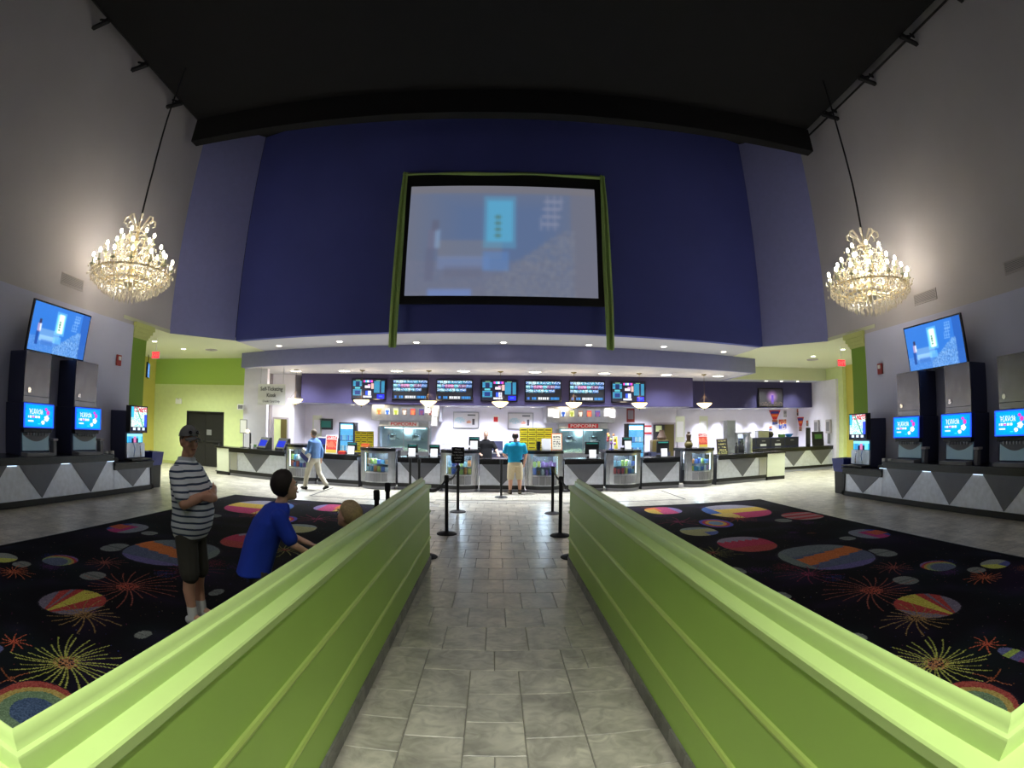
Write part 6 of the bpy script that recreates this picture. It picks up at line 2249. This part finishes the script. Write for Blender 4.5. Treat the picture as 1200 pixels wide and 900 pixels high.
mat('tee_collar', (196, 202, 212), .95)
man_polo()


# ---------------------------------------------------------------- boy in blue
def boy_blue():
    rz = math.radians(-52)
    t = thing('person', 'dark haired boy in a blue T-shirt leaning forward beyond the left walkway wall', 'person', (-1.90, 3.84, 0.012), rz)
    X = (1, 0, 0)
    b = Body()
    secs = [((0, -.05, .72), .125, .10, X), ((0, -.01, .84), .125, .10, X), ((0, .05, .98), .135, .105, X), ((0, .12, 1.12), .145, .10, X), ((0, .16, 1.19), .08, .065, X)]
    b.trunk(secs)
    b.limb([(0, .155, 1.17), (0, .20, 1.25)], [.047, .045])
    for s in (-1, 1):
        b.limb([(s * .07, -.05, .74), (s * .08, .0, .40), (s * .08, -.03, .07)], [.075, .05, .034])
        b.limb([(s * .08, -.03, .07), (s * .09, .09, .03)], [.033, .025])
    sh = {-1: V3(-.155, .12, 1.12), 1: V3(.155, .12, 1.12)}
    el = {1: V3(.20, .22, .91), -1: V3(-.17, .28, .92)}
    wr = {1: V3(.15, .40, .80), -1: V3(-.10, .46, .84)}
    for s in (-1, 1):
        b.limb([sh[s], el[s]], [.043, .034])
        b.limb([el[s], wr[s]], [.035, .024])
        hand(b, wr[s], (0, 1, -.35), (0, -.35, -1), (-s, 0, .1), .78, .4)
    T = head(b, (0, .225, 1.345), math.radians(4), math.radians(-10), 1.0)
    b.skin('body', 'skin', t, .009)
    face(t, T, .96)
    hair_shell(t, T, 'hair_dark', 1.0, low=-.045, back=.05, fringe=.045, thick=.022, rough=.007)
    c = Body()
    c.trunk([((0, -.09, .64), .158, .142, X), ((0, -.04, .78), .158, .142, X), ((0, .01, .92), .162, .145, X), ((0, .09, 1.08), .178, .142, X), ((0, .14, 1.17), .13, .112, X), ((0, .165, 1.22), .075, .075, X)])
    for s in (-1, 1):
        c.limb([sh[s], sh[s] * .25 + el[s] * .75], [.072, .066])
    c.skin('t_shirt', 'tee_blue', t, .011)
    q = Body()
    q.trunk([((0, -.06, .62), .14, .11, X), ((0, -.05, .76), .135, .11, X)])
    for s in (-1, 1):
        q.limb([(s * .07, -.05, .70), (s * .08, .0, .40)], [.088, .078])
    q.skin('shorts', 'shorts_olive', t, .012)
    for s in (-1, 1):
        shoes(t, (s * .08, -.03, .08), (s * .09, .10, .035), 'shoe_white', .85)


boy_blue()


# ---------------------------------------------------------------- small blond child
def child():
    t = thing('person', 'small blond child whose head shows above the left walkway wall', 'person', (-1.36, 4.62, 0.012), math.radians(72))
    X = (1, 0, 0)
    b = Body()
    b.trunk([((0, 0, .50), .10, .085, X), ((0, .01, .62), .105, .09, X), ((0, .0, .78), .115, .08, X), ((0, 0, .84), .06, .05, X)])
    b.limb([(0, 0, .82), (0, .01, .93)], [.04, .04])
    for s in (-1, 1):
        b.limb([(s * .055, 0, .52), (s * .06, .01, .28), (s * .06, 0, .06)], [.06, .042, .03])
        b.limb([(s * .06, 0, .05), (s * .065, .08, .025)], [.028, .022])
        el, wr = V3(s * .155, .02, .66), V3(s * .13, .12, .56)
        b.limb([(s * .115, 0, .79), el], [.036, .029])
        b.limb([el, wr], [.029, .021])
        hand(b, wr, (0, .8, -.5), (-s, 0, 0), (0, .3, 1), .62, .4)
    T = head(b, (0, .015, 1.035), 0, math.radians(-16), 1.08)
    b.skin('body', 'skin', t, .010)
    face(t, T, 1.08, brow='hair_blond')
    hair_shell(t, T, 'hair_blond', 1.08, low=-.03, back=.06, fringe=.035, thick=.02, rough=.005)
    c = Body()
    c.trunk([((0, 0, .46), .115, .10, X), ((0, .01, .62), .118, .102, X), ((0, 0, .77), .125, .09, X), ((0, 0, .83), .07, .06, X)])
    for s in (-1, 1):
        c.limb([(s * .112, 0, .78), (s * .145, .015, .69)], [.05, .047])
    c.skin('t_shirt', 'cap_cloth', t, .012)
    q = Body()
    q.trunk([((0, 0, .44), .11, .095, X), ((0, 0, .52), .11, .095, X)])
    for s in (-1, 1):
        q.limb([(s * .055, 0, .48), (s * .06, .01, .28)], [.07, .062])
    q.skin('shorts', 'shorts_olive', t, .012)


child()


# ---------------------------------------------------------------- man in turquoise at the counter, seen from behind
def man_turquoise():
    t = thing('person', 'man in turquoise T-shirt and khaki shorts standing at the counter', 'person', (0.50, 15.20, 0), math.radians(4))
    X = (1, 0, 0)
    b = Body()
    b.trunk([((0, 0, .86), .165, .12, X), ((0, .01, 1.0), .17, .13, X), ((0, .01, 1.2), .185, .125, X), ((0, 0, 1.37), .20, .11, X), ((0, 0, 1.46), .10, .08, X)])
    b.limb([(0, 0, 1.44), (0, .01, 1.54)], [.06, .058])
    for s in (-1, 1):
        b.limb([(s * .095, 0, .88), (s * .115, .02, .49), (s * .12, -.02, .33), (s * .125, -.01, .09)], [.09, .060, .058, .038])
        b.limb([(s * .125, -.01, .08), (s * .15, .13, .03)], [.036, .028])
    sh = {-1: V3(-.205, 0, 1.39), 1: V3(.205, 0, 1.39)}
    el = {-1: V3(-.29, .02, 1.13), 1: V3(.28, .0, 1.12)}
    wr = {-1: V3(-.22, .22, 1.05), 1: V3(.25, .09, .88)}
    for s in (-1, 1):
        b.limb([sh[s], el[s]], [.054, .042])
        b.limb([el[s], wr[s]], [.042, .029])
    hand(b, wr[-1], (.15, 1, -.1), (0, 0, -1), (1, 0, 0), 1, .2)
    hand(b, wr[1], (0, .3, -1), (-1, 0, 0), (0, 1, .2), 1, .5)
    T = head(b, (0, .03, 1.64), 0, math.radians(-4), 1.0)
    b.skin('body', 'skin_tan', t, .012)
    face(t, T, 1.0)
    hair_shell(t, T, 'hair_dark', 1.0, low=-.03, back=.05, fringe=.05, thick=.007, bald=True)
    c = Body()
    c.trunk([((0, 0, .90), .185, .14, X), ((0, .01, 1.02), .185, .145, X), ((0, .01, 1.2), .20, .142, X), ((0, 0, 1.37), .225, .135, X), ((0, 0, 1.45), .155, .11, X), ((0, 0, 1.49), .085, .082, X)])
    for s in (-1, 1):
        c.limb([sh[s], sh[s] * .3 + el[s] * .7], [.075, .072])
    c.skin('t_shirt', 'tee_turquoise', t, .014)
    q = Body()
    q.trunk([((0, 0, .80), .18, .135, X), ((0, .0, .94), .178, .14, X)])
    for s in (-1, 1):
        q.limb([(s * .092, 0, .84), (s * .118, .02, .46)], [.108, .092])
    q.skin('shorts', 'shorts_khaki', t, .014)
    MB().box(.12, .18, -.13, -.10, .92, .99).build('phone_pouch', 'shoe_black', t, bevel=.01)
    for s in (-1, 1):
        shoes(t, (s * .125, -.01, .085), (s * .155, .15, .035), 'sandal')


man_turquoise()
bpy.data.objects['person.003'].scale = (1.1, 1.06, 1.0)


# ---------------------------------------------------------------- cashier in black
def cashier():
    t = thing('person', 'bald cashier in a black shirt leaning on the counter', 'person', (-.36, 16.62, 0), math.radians(180))
    X = (1, 0, 0)
    b = Body()
    b.trunk([((0, 0, .90), .17, .13, X), ((0, .0, 1.05), .185, .14, X), ((0, .0, 1.25), .19, .13, X), ((0, .02, 1.40), .205, .115, X), ((0, .03, 1.49), .10, .08, X)])
    b.limb([(0, .03, 1.47), (0, .05, 1.58)], [.062, .06])
    for s in (-1, 1):
        b.limb([(s * .10, 0, .92), (s * .11, .02, .50), (s * .11, 0, .09)], [.10, .065, .045])
        b.limb([(s * .11, 0, .08), (s * .12, .14, .035)], [.04, .03])
    sh = {-1: V3(-.205, .02, 1.42), 1: V3(.205, .02, 1.42)}
    el = {-1: V3(-.33, .10, 1.20), 1: V3(.27, .12, 1.17)}
    wr = {-1: V3(-.40, .32, 1.06), 1: V3(.16, .30, 1.08)}
    for s in (-1, 1):
        b.limb([sh[s], el[s]], [.056, .045])
        b.limb([el[s], wr[s]], [.046, .032])
    hand(b, wr[-1], (-.1, 1, -.2), (0, -.1, -1), (1, 0, 0), 1, .2)
    hand(b, wr[1], (-.3, 1, -.2), (0, -.1, -1), (-1, 0, 0), 1, .3)
    T = head(b, (0, .07, 1.68), math.radians(-6), math.radians(-12), 1.03)
    b.skin('body', 'skin', t, .012)
    face(t, T, 1.03)
    hair_shell(t, T, 'hair_grey', 1.03, low=-.02, back=.03, fringe=.06, thick=.003, bald=True)
    c = Body()
    c.trunk([((0, 0, .84), .19, .15, X), ((0, .0, 1.05), .20, .158, X), ((0, .0, 1.25), .205, .145, X), ((0, .02, 1.40), .228, .138, X), ((0, .03, 1.48), .155, .112, X), ((0, .035, 1.53), .088, .084, X)])
    for s in (-1, 1):
        c.limb([sh[s], sh[s] * .25 + el[s] * .75], [.074, .068])
    c.skin('polo_shirt', 'tee_black', t, .014)
    q = Body()
    q.trunk([((0, 0, .80), .18, .14, X), ((0, 0, .94), .18, .142, X)])
    for s in (-1, 1):
        q.limb([(s * .095, 0, .86), (s * .11, .02, .50), (s * .11, 0, .10)], [.11, .085, .07])
    q.skin('trousers', 'tee_black', t, .016)
    for s in (-1, 1):
        shoes(t, (s * .11, 0, .09), (s * .12, .16, .04), 'shoe_black')


cashier()


# ---------------------------------------------------------------- man in blue shirt walking
def walker():
    t = thing('person', 'grey haired man in a light blue shirt walking with papers under his arm', 'person', (-5.22, 14.62, 0), math.radians(70))
    X = (1, 0, 0)
    b = Body()
    b.trunk([((0, 0, .88), .16, .12, X), ((0, .01, 1.02), .165, .13, X), ((0, .01, 1.2), .18, .125, X), ((0, .01, 1.36), .195, .11, X), ((0, .01, 1.44), .10, .08, X)])
    b.limb([(0, .01, 1.42), (0, .03, 1.52)], [.058, .055])
    hp = {s: V3(s * .09, 0, .90) for s in (-1, 1)}
    kn = {1: V3(.09, -.10, .49), -1: V3(-.09, .20, .52)}
    an = {1: V3(.09, -.36, .16), -1: V3(-.09, .30, .09)}
    for s in (-1, 1):
        b.limb([hp[s], kn[s], an[s]], [.085, .058, .04])
    sh = {-1: V3(-.195, .01, 1.37), 1: V3(.195, .01, 1.37)}
    el = {-1: V3(-.25, .02, 1.12), 1: V3(.25, -.08, 1.12)}
    wr = {-1: V3(-.20, .22, .98), 1: V3(.24, -.06, .87)}
    for s in (-1, 1):
        b.limb([sh[s], el[s]], [.052, .042])
        b.limb([el[s], wr[s]], [.042, .029])
    hand(b, wr[-1], (.2, 1, -.4), (1, 0, 0), (0, .3, 1), 1, .5)
    hand(b, wr[1], (0, .2, -1), (-1, 0, 0), (0, 1, .2), 1, .5)
    T = head(b, (0, .05, 1.615), math.radians(-10), math.radians(-6), 1.0)
    b.skin('body', 'skin_tan', t, .012)
    face(t, T, 1.0, brow='hair_grey')
    hair_shell(t, T, 'hair_grey', 1.0, low=-.03, back=.05, fringe=.045, thick=.010)
    c = Body()
    c.trunk([((0, 0, .90), .178, .138, X), ((0, .01, 1.02), .182, .146, X), ((0, .01, 1.2), .196, .142, X), ((0, .01, 1.36), .218, .133, X), ((0, .01, 1.44), .145, .105, X), ((0, .012, 1.49), .084, .08, X)])
    c.limb([sh[-1], el[-1], el[-1] * .4 + wr[-1] * .6], [.070, .060, .05])
    c.limb([sh[1], el[1], el[1] * .3 + wr[1] * .7], [.070, .060, .05])
    c.skin('shirt', 'shirt_blue', t, .014)
    q = Body()
    q.trunk([((0, 0, .80), .17, .13, X), ((0, 0, .94), .172, .136, X)])
    for s in (-1, 1):
        q.limb([hp[s], kn[s], an[s] + V3(0, 0, .02)], [.105, .08, .066])
    q.skin('trousers', 'trousers', t, .014)
    shoes(t, an[-1], an[-1] + V3(0, .15, -.05), 'shoe_black')
    shoes(t, an[1], an[1] + V3(0, .10, -.115), 'shoe_black')


walker()
bk = thing('book', 'blue and white folder held by the walking man', 'book', (-5.50, 14.50, 0.88), math.radians(60))
MB().box(-0.03, 0.03, -0.19, 0.19, 0, 0.26).build('pages', 'paper', bk, rot=(0.5, 0, 0))
MB().box(-0.042, -0.03, -0.195, 0.195, -0.004, 0.13).box(0.03, 0.042, -0.195, 0.195, -0.004, 0.265).build('cover', 'blue_bin', bk, rot=(0.5, 0, 0))
